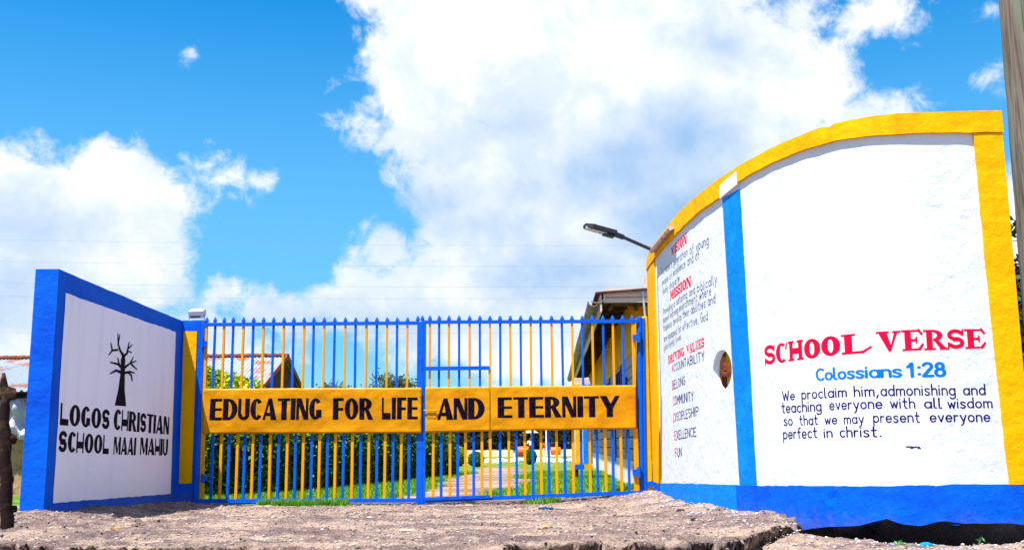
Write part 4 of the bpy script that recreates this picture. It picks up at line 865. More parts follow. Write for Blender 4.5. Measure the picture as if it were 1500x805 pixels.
# ------------------------------------------------------------------ foliage helpers
def leaves(name, P, size, m, parent=None, asp=.5, kind=None, up=0):
    P = np.asarray(P); n = len(P); a = rng.normal(size=(n, 3)); a[:, 2] += up; a /= np.linalg.norm(a, axis=1)[:, None]; b = rng.normal(size=(n, 3)); b = np.cross(a, b); b /= np.linalg.norm(b, axis=1)[:, None]
    s = (size*(.6+.8*rng.random(n)))[:, None]; V = np.stack([P-a*s, P+b*s*asp, P+a*s, P-b*s*asp], 1).reshape(-1, 3); Fc = np.arange(4*n).reshape(n, 4)
    o = npmesh(name, V, Fc, m, parent)
    if kind: o['kind'] = kind
    return o
def hedge(name, label, cat, pts, wid, n, size, m, inner, group=None, roundtop=.5, seed=0):
    """pts: list of (x, y, height) along the hedge"""
    pts = np.array(pts, float); g0 = float(gz(pts[0][0], pts[0][1])); t = thing(name, label, cat, (*pts[:, :2].mean(0), g0), group)
    L = np.concatenate([[0], np.cumsum(np.hypot(*np.diff(pts[:, :2], axis=0).T))]); u = rng.random(n)*L[-1]
    x = np.interp(u, L, pts[:, 0]); y = np.interp(u, L, pts[:, 1]); h = np.interp(u, L, pts[:, 2])
    dx = np.gradient(pts[:, 0], L); dy = np.gradient(pts[:, 1], L); ddx = np.interp(u, L, dx); ddy = np.interp(u, L, dy); l = np.hypot(ddx, ddy)
    # shell points: section is a rounded rectangle
    th = rng.random(n)*np.pi*1.0; cs, sn = np.cos(th), np.sin(th); k = (np.abs(cs)**3+np.abs(sn)**3)**(-1/3)
    rr = 1-.28*rng.random(n)**2+.22*(fbm(u*2.2, th*2, 3, 100+seed)-.5)+.10*(rng.random(n)-.5)
    e = np.minimum(u, L[-1]-u); endf = np.clip(e/(wid*.6), 0, 1); endf = np.sqrt(1-(1-endf)**2)*.8+.2
    px_ = cs*k*wid*rr*endf; pz_ = sn*k*h*rr*(.75+.25*endf)
    P = np.stack([x-ddy/l*px_, y+ddx/l*px_, gz(x, y)+pz_], 1); leaves('foliage', P, size, m, t)
    # dark twig core
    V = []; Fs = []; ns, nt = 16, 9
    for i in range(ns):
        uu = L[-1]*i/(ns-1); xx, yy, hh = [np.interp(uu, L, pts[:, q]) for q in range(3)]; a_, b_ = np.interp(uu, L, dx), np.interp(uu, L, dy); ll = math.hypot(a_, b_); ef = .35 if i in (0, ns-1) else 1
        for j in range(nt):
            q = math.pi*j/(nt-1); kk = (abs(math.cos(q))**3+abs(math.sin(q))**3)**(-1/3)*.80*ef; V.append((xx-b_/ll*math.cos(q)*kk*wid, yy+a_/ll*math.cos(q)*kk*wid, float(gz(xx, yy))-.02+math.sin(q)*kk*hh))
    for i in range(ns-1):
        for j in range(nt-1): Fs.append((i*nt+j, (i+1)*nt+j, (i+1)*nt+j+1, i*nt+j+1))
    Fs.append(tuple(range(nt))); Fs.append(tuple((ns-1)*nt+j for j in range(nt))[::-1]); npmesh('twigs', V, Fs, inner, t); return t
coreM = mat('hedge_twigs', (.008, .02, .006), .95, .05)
hp = PY(345, 712, 17.2)
hedge('hedge', 'long dark green clipped hedge behind the left gate leaf', 'hedge', [(-5.6, 16.3, 1.45), (-4.4, 17.3, 1.42), (-3.0, 21, 1.3), (-1.98, 25.6, 1.15)], .75, 42000, .045, M['hedge_leaf'], coreM)
hedge('shrub', 'golden green shrub in front of the tin roof, above the left gate sheet', 'shrub', [(-7.4, 20.2, 2.3), (-6.2, 20.2, 2.28), (-5.3, 20.6, 1.95), (-4.6, 21, 1.5)], .9, 22000, .055, M['gold_leaf'], coreM)
for (px, py0, py1, wpx, Y, lab, mt) in [(671, 651, 674, 20, 34, 'small round bush with yellow green top beside the end of the dark hedge', 'gold'), (696, 659, 677, 24, 33, 'small dark round bush, second from the hedge end, by the gravel path', 'bush'), (774, 656, 675, 19, 36, 'small dark clipped bush on the lawn in front of the children', 'bush')]:
    x = (px-750)/1500*Y; g = float(gz(x, Y)); zt_ = CAMZ+(649-py0)/1500*Y; r = wpx/2/1500*Y; h = zt_-g
    t = thing('round_bush', lab, 'bush', (x, Y, g), 'small bushes on the lawn'); n = 2600
    v = rng.normal(size=(n, 3)); v /= np.linalg.norm(v, axis=1)[:, None]; rr = (1-.35*rng.random(n)**2)[:, None]
    P = v*rr*np.array([r, r, h/2])+np.array([x, Y, g+h/2]); leaves('foliage', P, .03, M['bush_leaf'] if mt == 'bush' else M['gold_leaf'], t)
    if mt == 'gold':
        pass
    MB().tube([(x, Y, g-.05), (x, Y, g+h*.6)], .02, 6).build('stem', M['trunk'], t)
# grass: blades
def blades(name, P, h, m):
    n = len(P); a = rng.random(n)*2*np.pi; hh = h*(.5+rng.random(n)); wv = .006+.006*rng.random(n); lean = rng.normal(size=(n, 2))*.35*hh[:, None]
    dx = np.stack([np.cos(a)*wv, np.sin(a)*wv, 0*a], 1); tip = P+np.stack([lean[:, 0], lean[:, 1], hh], 1); V = np.stack([P-dx, P+dx, tip], 1).reshape(-1, 3)
    o = npmesh(name, V, np.arange(3*n).reshape(n, 3), m); o['kind'] = 'stuff'; return o
def scatter_grass(n, x0, x1, y0, y1, thr):
    x = rng.uniform(x0, x1, n); y = y0+(y1-y0)*rng.random(n)**1.5; c = cover_grass(x, y)+(fbm(x*2.5, y*2.5, 3, 120)-.5)*.9; k = c > thr; x, y = x[k], y[k]
    return np.stack([x, y, gz(x, y)-.005], 1)
o = blades('grass', scatter_grass(90000, -5.5, 3.2, 14.2, 27, .45), .055, M['grass']); tag(o, 'short green lawn grass behind the gate', 'grass')
fg = np.concatenate([scatter_grass(40000, -3.9, -1.7, 13.4, 14.35, .36), scatter_grass(5000, 0, 1.8, 13.7, 14.3, .42)])
o = blades('grass', fg, .085, M['grass']); tag(o, 'tufts of bright grass in the gravel at the foot of the gate', 'grass')
# gravel on the murram
def gravel(n, x0, x1, y0, y1, smin, smax, m, name, lab, pw=3):
    ico = bmesh.new(); bmesh.ops.create_icosphere(ico, subdivisions=1, radius=1); iv = np.array([v.co[:] for v in ico.verts]); jf = np.array([[v.index for v in f.verts] for f in ico.faces]); ico.free()
    x = rng.uniform(x0, x1, n); y = rng.uniform(y0, y1, n); k = (gz(x, y) > -.5)
    sg, sa, d = cdist(x, y); k &= ~((sg < .05) & (d < 3) & (x > 1.8))
    if name == 'rubble': k &= rng.random(len(x)) < np.exp(-np.maximum(sg, 0)/.28)+(x > 2.5)*.35
    x, y = x[k], y[k]; n = len(x); z = gz(x, y)
    s = smin+(smax-smin)*rng.random(n)**pw; sc3 = (rng.uniform(.6, 1.3, (n, 1, 3)))*np.array([1, 1, .6]); jit = rng.uniform(.75, 1.2, (n, len(iv), 1))
    V = iv[None]*jit*sc3*s[:, None, None]; a = rng.random(n)*6.28; ca_, sa_ = np.cos(a)[:, None], np.sin(a)[:, None]
    V = np.stack([V[..., 0]*ca_-V[..., 1]*sa_, V[..., 0]*sa_+V[..., 1]*ca_, V[..., 2]], -1)+np.stack([x, y, z+s*.15], -1)[:, None]
    Fc = (jf[None]+(np.arange(n)*len(iv))[:, None, None]).reshape(-1, 3); o = npmesh(name, V.reshape(-1, 3), Fc, m); tag(o, lab, 'gravel', None, 'stuff')
gravM = leafmat('gravel_stone', (.08, .055, .05), (.44, .37, .33), (.16, .11, .09), 4, 0)
gravel(40000, -5, 4.6, 6.3, 14.2, .003, .019, gravM, 'gravel', 'loose grey and white gravel strewn over the murram apron', 5)
gravel(15000, 1.3, 4.4, 6.5, 13.6, .003, .016, leafmat('whitewashed_rubble', (.22, .17, .15), (.62, .60, .62), (.30, .36, .55), 5, 0), 'rubble', 'pale rubble and crumbs along the foot of the curved wall', 2)
# ------------------------------------------------------------------ small things on the ground
def gpx(px, py):
    z = .05
    for _ in range(8): p = PZ(px, py, z); z = float(gz(p.x, p.y))
    return Vector((p.x, p.y, z))
def rock(name, label, cat, p, s, m, group=None, parent=None, seed=0):
    bm = bmesh.new(); bmesh.ops.create_icosphere(bm, subdivisions=3, radius=1); r = np.random.default_rng(seed)
    o3 = r.random(3)*20
    for v in bm.verts:
        f = .75+.5*float(fbm(v.co.x*1.6+o3[0], v.co.y*1.6+v.co.z*1.3+o3[1], 3, 7)); v.co = Vector((v.co.x*f*s[0], v.co.y*f*s[1], v.co.z*f*s[2]))
    me = bpy.data.meshes.new(name); bm.to_mesh(me); bm.free(); o = link(name, me, m); o.location = p; return tag(o, label, cat, group)
p = gpx(806, 748); mb = MB()
V = []; Fs = []
for i in range(22):
    for j in range(9):
        x = -.13+.30*i/21; y = (-.07+.14*j/8)*(1 if i < 12 else .35); z = .028*abs(math.sin(i*1.3+j*.9))*(1 if i < 12 else .35)+.008; X, Y = p.x+x, p.y+y; V.append((X, Y, float(gz(X, Y))+z+.004))
for i in range(21):
    for j in range(8): Fs.append((i*9+j, (i+1)*9+j, (i+1)*9+j+1, i*9+j+1))
o = npmesh('rag', V, Fs, M['rag'], None, True); tag(o, 'crumpled dark blue rag lying on the gravel in front of the right gate leaf', 'rag')
def litter(px, py, s, label, m, seed):
    p = gpx(px, py); r = random.Random(seed); mb = MB(); n = 5; vs = []
    for i in range(n):
        for j in range(n): vs.append((p.x+(i/(n-1)-.5)*s+r.uniform(-.1, .1)*s, p.y+(j/(n-1)-.5)*s*.7, p.z+.008+r.uniform(0, .12)*s))
    mb.add(vs, [(i*n+j, (i+1)*n+j, (i+1)*n+j+1, i*n+j+1) for i in range(n-1) for j in range(n-1)]); o = mb.build('paper_scrap', m); tag(o, label, 'litter')
litter(594, 778, .10, 'crumpled white paper scrap on the murram left of the middle', M['litter'], 1)
litter(540, 758, .05, 'tiny white paper scrap on the gravel below the word FOR', M['litter'], 2)
litter(793, 803, .09, 'white scrap lying in the broken edge of the murram crust', M['litter'], 3)
rk = [((642, 757), .02, 'small reddish stone on the gravel left of the rag'), ((997, 751), .035, 'dark stone on the gravel near the curved wall foot'), ((1017, 753), .028, 'smaller dark stone right of another near the curved wall foot'), ((798, 782), .035, 'brown stone half sunk in the murram crust'), ((870, 790), .05, 'largest rough stone on the crust edge'), ((170, 776), .04, 'low stone on the left rock shelf')]
for i, ((px, py), s, lab) in enumerate(rk):
    p = gpx(px, py); rock('stone', lab, 'stone', (p.x, p.y, p.z+s*.2), (s*1.3, s, s*.6), M['soil_dark'] if 'dark' in lab else M['mud'], None, seed=i)
# blue paint spatter on stones at the foot of the wall
for i, (px, py, s, lab) in enumerate([(1357, 799, .035, 'stone splashed bright blue at the bottom edge below the wall hollow'), (1402, 797, .022, 'small blue splashed stone left of the weed'), (1418, 798, .02, 'small blue splashed stone just left of the weed stem'), (1442, 797, .022, 'blue splashed stone right of the weed'), (1481, 789, .025, 'blue splashed stone at the right frame edge')]):
    p = gpx(px, py); rock('stone', lab, 'stone', (p.x, p.y, p.z+.005), (s*1.4, s, s*.5), M['sky_blue'], None, seed=20+i)
# weed
p = gpx(1433, 797); wdt = thing('weed', 'small weed with pale green leaves growing in front of the hollow under the wall', 'weed', p)
MB().tube([p, p+Vector((.005, 0, .06)), p+Vector((.02, .0, .13))], .003, 5).tube([p, p+Vector((-.02, 0, .08))], .0025, 5).build('stem', M['weed'], wdt)
lv = MB()
for (dx, dz) in [(.02, .13), (.035, .12), (.0, .115), (-.02, .08), (-.035, .07), (.01, .07), (-.01, .05), (.028, .05), (-.03, .035), (.015, .10)]:
    c = p+Vector((dx, random.uniform(-.02, .02), dz)); u = Vector((random.uniform(-1, 1), random.uniform(-.5, .5), random.uniform(0, .8))).normalized()*.02; v = u.cross(Vector((0, 1, .3))).normalized()*.007; lv.add([c-u, c+v, c+u, c-v], [(0, 1, 2, 3)])
lv.build('leaves', M['weed'], wdt)
p = gpx(1317, 801); t = thing('weed', 'low green seedling at the bottom edge beneath the wall hollow', 'weed', p); lv = MB()
for k in range(12):
    c = p+Vector((random.uniform(-.03, .03), random.uniform(-.02, .02), random.uniform(.005, .03))); u = Vector((random.uniform(-1, 1), random.uniform(-.5, .5), random.uniform(0, .6))).normalized()*.018; v = u.cross(Vector((0, 1, .3))).normalized()*.007; lv.add([c-u, c+v, c+u, c-v], [(0, 1, 2, 3)])
lv.build('leaves', M['weed'], t)
# ------------------------------------------------------------------ utility pole at the right
Yp = 9.2; a = PY(1482.5, 0, Yp); 
X0 = PY(1465, 0, Yp).x; X1 = PY(1494, 366, Yp).x; zz0 = PY(1465, 0, Yp).z; zz1 = PY(1494, 366, Yp).z; slope = (X0-X1)/(zz0-zz1)
up_ = thing('utility_pole', 'weathered grey timber utility pole at the right edge behind the end of the curved wall', 'utility pole', (X1+.15, Yp, 0))
pts = []; rs = []
for k in range(30):
    z = -.3+9.3*k/29; r = .165-.004*z; pts.append((X1+slope*(z-zz1)+r, Yp, z)); rs.append(r*(1+.02*math.sin(k*2.3)))
MB().tube(pts, rs, 28).build('shaft', M['pole'], up_, True)
# ------------------------------------------------------------------ overhead wires
for i, (ya, yb, Y, sag, lab) in enumerate([(361, 366, 55, 1.2, 'topmost thin overhead wire across the sky above the gate'), (393, 395, 55, 1.2, 'second overhead wire from the top above the gate'), (425, 423, 50, 1.0, 'third overhead wire from the top, crossing the low cloud'), (445, 437, 50, 1.0, 'lowest overhead wire above the gate spikes'), (497, 485, 52, .8, 'overhead wire seen through the gate bars')]):
    A = PY(-300, ya-2, Y); B_ = PY(1800, yb-6, Y+6); wr = MB(); pp = []
    for k in range(41): t = k/40; q = A.lerp(B_, t); q.z -= sag*4*t*(1-t)*.5-sag*.5; pp.append(q)
    o = wr.tube(pp, .0045, 5).build('overhead_wire', M['wire']); tag(o, lab, 'wire', 'overhead wires')
# ------------------------------------------------------------------ house with rusty roof behind the left leaf
hs2 = thing('house', 'house with rusty corrugated roof and dark gable behind the left gate leaf', 'house', (-10, 30.4, 0))
ap = PY(415, 521, 30.2); fe = PY(382, 563, 27.6); be_z = fe.z
xg = ap.x; yf, yb_ = 27.55, 32.9; zr_ = ap.z
def sheetroof(xa, xb, ya, za, yb2, zb2, nm, root, mt, pitch=.11, amp=.022, width=.76):
    n = max(1, int(round(abs(xb-xa)/width))); w_ = (xb-xa)/n; me = None
    for k in range(n):
        if me is None:
            V = []; Fs = []; m_ = 21
            for i in range(m_+1):
                x = w_*i/m_; c = amp*math.cos(2*math.pi*x/(abs(w_)/7))
                for (yy, zz) in ((ya, za), (yb2, zb2)): V.append((x, yy-ya, zz-za+c))
            for i in range(m_): Fs.append((i*2, (i+1)*2, (i+1)*2+1, i*2+1))
            me = bpy.data.meshes.new(nm); me.from_pydata(V, [], Fs); me.materials.append(mt)
        o = link(nm, me, None, root, (xa+w_*k, ya, za+.003*(k % 2)))
sheetroof(xg+.12, xg-9.0, yf-.1, fe.z-.03, 30.22, zr_, 'roof_sheet', hs2, M['roof_tin'])
sheetroof(xg+.12, xg-9.0, yb_+.1, fe.z-.03, 30.24, zr_-.01, 'roof_sheet', hs2, M['roof_tin'])
mb = MB()
for k in range(75):
    x = xg+.15-k*.123; mb.box((x, 30.08, zr_+.0), (x-.118, 30.36, zr_+.06+.012*(k % 2)))
mb.build('ridge_cap', M['rust'], hs2)
MB().add([(xg, yf, 0), (xg, yb_, 0), (xg, yb_, fe.z-.06), (xg, 30.23, zr_-.05), (xg, yf, fe.z-.06), (xg-8.8, yf, 0), (xg-8.8, yb_, 0), (xg-8.8, yb_, fe.z-.06), (xg-8.8, 30.23, zr_-.05), (xg-8.8, yf, fe.z-.06)],
         [(0, 1, 2, 3, 4), (9, 8, 7, 6, 5), (0, 4, 9, 5), (1, 6, 7, 2)]).build('wall', M['gable'], hs2)
for k in range(16):
    y = yf+(yb_-yf)*(k+.5)/16; zt_ = fe.z-.1+(zr_-fe.z)*(1-abs(y-30.23)/2.68); MB().box((xg+.002, y-.155, .1), (xg+.018, y+.155, zt_), .003).build('board', M['gable'], hs2)
for sgn, ye_ in ((1, yf-.12), (-1, yb_+.12)):
    A = Vector((xg+.13, ye_, fe.z-.06)); B_ = Vector((xg+.13, 30.23, zr_+.0)); MB().obox((A+B_)/2, B_-A, (1, 0, 0), (B_-A).cross(Vector((1, 0, 0))), (B_-A).length, .03, .13).build('barge_board', M['rust'], hs2)
# ------------------------------------------------------------------ school building behind the right leaf
bd = thing('school_building', 'grey block school building with yellow upper wall and long gutter behind the right gate leaf', 'building', (2.4, 24, 0))
dr = Vector((.0355, 1, 0)).normalized(); nl = Vector((-1, .0355, 0)).normalized(); up3 = Vector((0, 0, 1)); O = Vector((1.93, 16.5, 0))
def bp_(s, z, o=0): return O+dr*s+nl*o+up3*z
def bbox(name, s0, s1, z0, z1, o0, o1, m, parent=bd, mb=None):
    B_ = mb or MB(); B_.obox(bp_((s0+s1)/2, (z0+z1)/2, (o0+o1)/2), dr, nl, up3, abs(s1-s0), abs(o1-o0), abs(z1-z0)); return None if mb else B_.build(name, m, parent)
LB = 19.0; ZB = 2.22
bbox('wall', 0, LB, .45, ZB, -.25, -.03, M['mortar']); bbox('plinth', -.02, LB+.02, -.2, .5, -.26, .015, M['plinth'])
bbox('upper_wall', 0, LB, ZB, 3.12, -.25, .004, M['yellow']); bbox('end_wall', 0.0, .24, ZB-1.72, 3.1, -5, -.252, M['yellow'])
me_b = {}
wins = [(2.5, 3.9), (6.2, 7.6), (10.0, 11.4), (14, 15.4)]; doors = [(4.55, 5.35)]
joined = MB(); cnt = 0
def blk(s0, s1, z0, z1):
    global cnt
    if s1-s0 < .06: return
    key = (round(s1-s0, 2)); j = random.uniform(-.004, .005)
    if s0 < 9 and cnt < 290:
        if key not in me_b:
            mb = MB(); mb.obox((0, 0, 0), dr, nl, up3, s1-s0-.018, .04, z1-z0-.02); me = bpy.data.meshes.new('block'); me.from_pydata(mb.v, [], mb.f); me.materials.append(M['block']); me_b[key] = me
        link('block', me_b[key], None, bd, bp_((s0+s1)/2, (z0+z1)/2, -.018+j)); cnt += 1
    else: joined.obox(bp_((s0+s1)/2, (z0+z1)/2, -.018+j), dr, nl, up3, s1-s0-.018, .04, z1-z0-.02)
rows = 9; rh = (ZB-.5)/rows
for r in range(rows):
    z0 = .5+r*rh; s = -.2*(r % 2)
    while s < LB:
        a_, b_ = max(s, 0), min(s+.4, LB)
        for (w0, w1) in wins+doors:
            lo_z = 1.2 if (w0, w1) in wins else .4
            if z0+rh > lo_z and b_ > w0 and a_ < w1:
                if a_ < w0: blk(a_, w0, z0, z0+rh)
                a_ = min(w1, max(b_, a_)) if b_ <= w1 else w1
        if b_-a_ > .06: blk(a_, b_, z0, z0+rh)
        s += .4
o = joined.build('blockwork', M['block'], bd); o['kind'] = 'stuff'
for (w0, w1) in wins:
    f_ = MB(); 
    for (s0, s1, z0, z1) in [(w0, w1, 1.2, 1.26), (w0, w1, 2.12, 2.18), (w0, w0+.06, 1.26, 2.12), (w1-.06, w1, 1.26, 2.12), ((w0+w1)/2-.02, (w0+w1)/2+.02, 1.26, 2.12)]: bbox('', s0, s1, z0, z1, -.03, .03, None, mb=f_)
    fo = f_.build('window', M['window_blue'], bd)
    for (s0, s1) in ((w0+.06, (w0+w1)/2-.02), ((w0+w1)/2+.02, w1-.06)): bbox('pane', s0, s1, 1.26, 2.12, -.02, -.005, M['glass'], fo)
for (w0, w1) in doors: bbox('door', w0, w1, .42, 2.2, -.03, .03, M['window_blue'])
bbox('shutter', 1.1, 1.45, .62, 1.9, .016, .05, M['window_blue'])
bbox('meter_box', 2.15, 2.4, 1.02, 1.12, .016, .12, M['window_blue'])
s_, n_ = 0.15, 18; q = MB()
cen = bp_(.15, .34, .02); q.add([cen+nl*.003+dr*(.13*math.cos(2*math.pi*k/14)*(1+.15*math.sin(3*k)))+up3*(.12*math.sin(2*math.pi*k/14)) for k in range(14)], [tuple(range(14))]); q.build('paint_blot', M['sky_blue'], bd)
# roof: soffit, rafters, fascia, gutter
g0 = PY(884, 437, 15.7); g1 = PY(841, 556, 35)
zE = 2.98
def slab(name, s0, s1, oa, za, ob, zb2, th_, m):
    v = [bp_(s0, za, oa), bp_(s1, za, oa), bp_(s1, zb2, ob), bp_(s0, zb2, ob)]; quadpanel(name, m, bd, v, (0, 0, th_))
slab('roof', -1.05, LB+.3, .62, 3.03, -5.5, 3.42, .03, M['gable']); slab('soffit', -.95, LB+.2, .52, 2.98, -.0, 3.10, .015, M['soffit'])
for k in range(26):
    s = -.85+k*.78; A = bp_(s, 2.95, .52); B_ = bp_(s, 3.06, .02); MB().obox((A+B_)/2, B_-A, dr, (B_-A).cross(dr), (B_-A).length, .045, .09).build('rafter', M['soffit'], bd)
bbox('fascia', -1.0, LB+.2, 2.76, 3.03, .525, .55, M['fascia'])
v = [bp_(-1.0, 2.90, .50), bp_(-1.0, 2.90, -5.5), bp_(-1.0, 3.07, -5.5), bp_(-1.0, 3.10, .50)]; v = [v[0], v[1]+up3*.0, bp_(-1.0, 3.14, -5.5), bp_(-1.0, 3.12, .50)]; quadpanel('end_fascia', M['fascia'], bd, v, dr*.03)
v = [bp_(-1.0, 2.97, .50), bp_(-1.0, 2.97, -5.5), bp_(0, 2.97, -5.5), bp_(0, 2.97, .5)]; quadpanel('end_soffit', M['soffit'], bd, v, (0, 0, .015))
for k in range(5): MB().obox(bp_(-.5, 2.93, .35-k*.42), dr, nl, up3, .92, .05, .07).build('rafter', M['soffit'], bd)
# half-round gutter in pipe lengths with collars; the first length has dropped
ns = 7; Lg = LB+.9
for k in range(ns):
    s0 = -.85+Lg*k/ns; s1 = s0+Lg/ns-.02; dz = -.01*(k % 2)-(.03 if k == 0 else 0)
    V = []; Fs = []
    for i, s in enumerate((s0, s1)):
        for rr in (.085, .075):
            for j in range(13):
                q = math.pi+math.pi*j/12; V.append(bp_(s, 2.98+dz+rr*math.sin(q), .645+rr*math.cos(q)))
    Fs += [(j, j+1, 26+j+1, 26+j) for j in range(12)]+[(13+j, 39+j, 39+j+1, 13+j+1) for j in range(12)]+[(j, 13+j, 13+j+1, j+1) for j in range(12)]+[(26+j, 27+j, 40+j, 39+j) for j in range(12)]
    npmesh('gutter', V, Fs, M['gutter'], bd)
    for sc_ in (s0+.02, (s0+s1)/2):
        V = []; 
        for s in (sc_, sc_+.06):
            for j in range(13): q = math.pi+math.pi*j/12; V.append(bp_(s, 2.982+dz+.094*math.sin(q), .645+.094*math.cos(q)))
        npmesh('gutter_bracket', V, [(j, j+1, 14+j, 13+j) for j in range(12)], M['gutter'], bd)
q = [bp_(-1.05, 2.99+.10*math.sin(a_), .60+.13*math.cos(a_)) for a_ in np.linspace(math.pi*.9, math.pi*1.75, 9)]; MB().tube(q, .010, 6).build('gutter_hook', M['gutter'], bd)
A = PY(941, 421, 15.5); B_ = PY(945, 464, 15.5); MB().tube([A, B_, (B_.x, B_.y, 0.1)], .018, 8).build('downpipe', M['steel'], bd)
MB().box((2.34, 17.6, 3.2), (2.6, 18.0, 3.7)).build('chimney', M['fascia'], bd)
# bulkhead lights under the eave
MB().tube([bp_(3.5, 2.62, .03), bp_(3.5, 2.60, .22), bp_(3.5, 2.55, .30)], .014, 6).build('lamp_arm', M['steel'], bd)
# ------------------------------------------------------------------ cabinet in yellow and blue by the building
kc = thing('painted_cabinet', 'tall blue and yellow striped cabinet on legs at the corner of the lawn', 'cabinet', (1.55, 21.6, .07)); Yk = 21.6
def kx(px): return PY(px, 650, Yk).x
def kz(py): return PY(855, py, Yk).z
MB().box((kx(843), Yk+.05, kz(679)), (kx(868), Yk+.5, kz(553)), .01).build('carcass', M['fascia'], kc)
for (a_, b_, m_, lab) in [(843, 850.3, 'yellow', 'yellow door panel'), (854.4, 861, 'sky_blue', 'wide blue panel'), (863.5, 867.3, 'blue', 'narrow blue panel')]:
    o = MB().box((kx(a_), Yk+.02, kz(679)+.0), (kx(b_), Yk+.048, kz(562)), .004).build('panel', M[m_], kc); o['label'] = lab
MB().box((kx(843), Yk+.0, kz(687)), (kx(855), Yk+.4, kz(680)), .004).build('base_rail', M['blue'], kc); MB().box((kx(855.4), Yk+.0, kz(686)), (kx(868), Yk+.4, kz(680)), .004).build('base_rail', M['gate_yellow'], kc)
for px in (845, 866):
    for dy in (.03, .42): MB().box((kx(px)-.02, Yk+dy, .04), (kx(px)+.02, Yk+dy+.04, kz(687)), .003).build('leg', M['wood_dark'], kc)
# ------------------------------------------------------------------ white stone edging across the lawn
r_ = random.Random(5)
for i in range(64):
    px = 660+i*3.05; Y = 40+1.2*math.sin(i*.21)-(5 if px < 700 else 0)*(1-(px-660)/40 if px < 700 else 0); x = (px-750)/1500*Y; s = .07+.07*r_.random()
    if i < 3:
        bases = None
    if i < 4:
        o = rock('edging_stone', 'white painted stone in the row edging the far lawn', 'stone', (x, Y, float(gz(x, Y))+.03), (s*1.2, s, s), M['plinth'], 'white stones edging the lawn', seed=40+i)
        if i == 0: protos = []
        protos.append(o)
    else:
        o = protos[i % 4].copy(); COL.objects.link(o); o.location = (x, Y+r_.uniform(-.2, .2), float(gz(x, Y))+.03); o.rotation_euler = (0, 0, r_.random()*6); f = .7+.6*r_.random(); o.scale = (f, f, f)
# ------------------------------------------------------------------ trees
def tree(name, label, x, y, h, rad, nleaf, size, m, group=None, trunk_h=.35, seed=0, dens=.35):
    r = random.Random(seed); g = float(gz(x, y)); t = thing(name, label, 'tree', (x, y, g), group)
    mb = MB(); top = Vector((x+r.uniform(-.1, .1)*h, y, g+h*.85)); base = Vector((x, y, g-.1)); mid = base.lerp(top, .5)+Vector((r.uniform(-.04, .04)*h, 0, 0)); mb.tube([base, base.lerp(mid, .5), mid, top], [h*.028, h*.022, h*.016, h*.005], 7)
    cl_ = []
    for k in range(11):
        f = trunk_h+(.95-trunk_h)*r.random(); s = base.lerp(mid, f*2) if f < .5 else mid.lerp(top, f*2-1); a_ = r.random()*6.28; ln = rad*(.45+.6*r.random())*(1-.5*max(0, f-.6)); e = s+Vector((math.cos(a_)*ln, math.sin(a_)*ln, ln*(.25+.5*r.random())))
        mb.tube([s, s.lerp(e, .5)+Vector((0, 0, .04*h)), e], [h*.010, h*.006, h*.002], 5); cl_ += [e, s.lerp(e, .6)]
    cl_.append(top); mb.build('trunk', M['trunk'], t)
    per = nleaf//len(cl_); P = []
    for c in cl_:
        q = rng.normal(size=(per, 3))*rad*dens*np.array([1, 1, .65])*rng.uniform(.6, 1.2); P.append(q+np.array(c))
    leaves('crown', np.concatenate(P), size, m, t)
def treepx(px, pytop, Y, wpx, label, nleaf=3600, size=.12, m='tree_leaf', group='trees beyond the lawn', **kw):
    x = (px-750)/1500*Y; h = CAMZ+(650-pytop)/1500*Y-.1; tree('tree', label, x, Y, h, wpx/2/1500*Y, nleaf, size, M[m], group, **kw)
treepx(497, 551, 85, 56, 'sparse low tree just right of the dark gable, above the gate sheet', seed=1, nleaf=3600)
treepx(553, 538, 80, 62, 'tallest leafy tree seen between the bars above the word FOR', seed=2, nleaf=6000)
treepx(603, 548, 84, 44, 'airy tree directly behind the meeting stiles of the gate', seed=3, nleaf=3000)
far_lab = ['dark far tree behind the left end of the field', 'dark far tree just right of the hedge end', 'dark far tree above the two round bushes', 'dark far tree left of the wicket stile', 'dark far tree right of the wicket stile', 'dark far tree left of the child in pale blue', 'dark far tree behind the child in pale blue', 'dark far tree behind the white post', 'dark far tree right of the white post', 'dark far tree behind the orange barrel at the right', 'dark far tree left of the striped cabinet', 'dark far tree behind the striped cabinet']
for i, px in enumerate([655, 676, 694, 709, 727, 746, 765, 786, 806, 824, 842, 862]):
    treepx(px, 584+(i*37 % 17), 118+(i*53 % 14), 34, far_lab[i], nleaf=2600, size=.30, m='dark_leaf', seed=10+i, trunk_h=.08, group='dark trees at the far side of the field')
o = leaves('far_thicket', np.stack([rng.uniform(-12, 12, 9000), rng.uniform(134, 140, 9000), .1+2.6*rng.random(9000)**1.3], 1), .3, M['dark_leaf']); tag(o, 'dark thicket along the far edge of the dry field', 'thicket', None, 'stuff')
tree('tree', 'dark leafy tree glimpsed between the curved wall end and the utility pole', 10.6, 21, 5.9, 1.5, 5000, .09, M['dark_leaf'], None, seed=31)
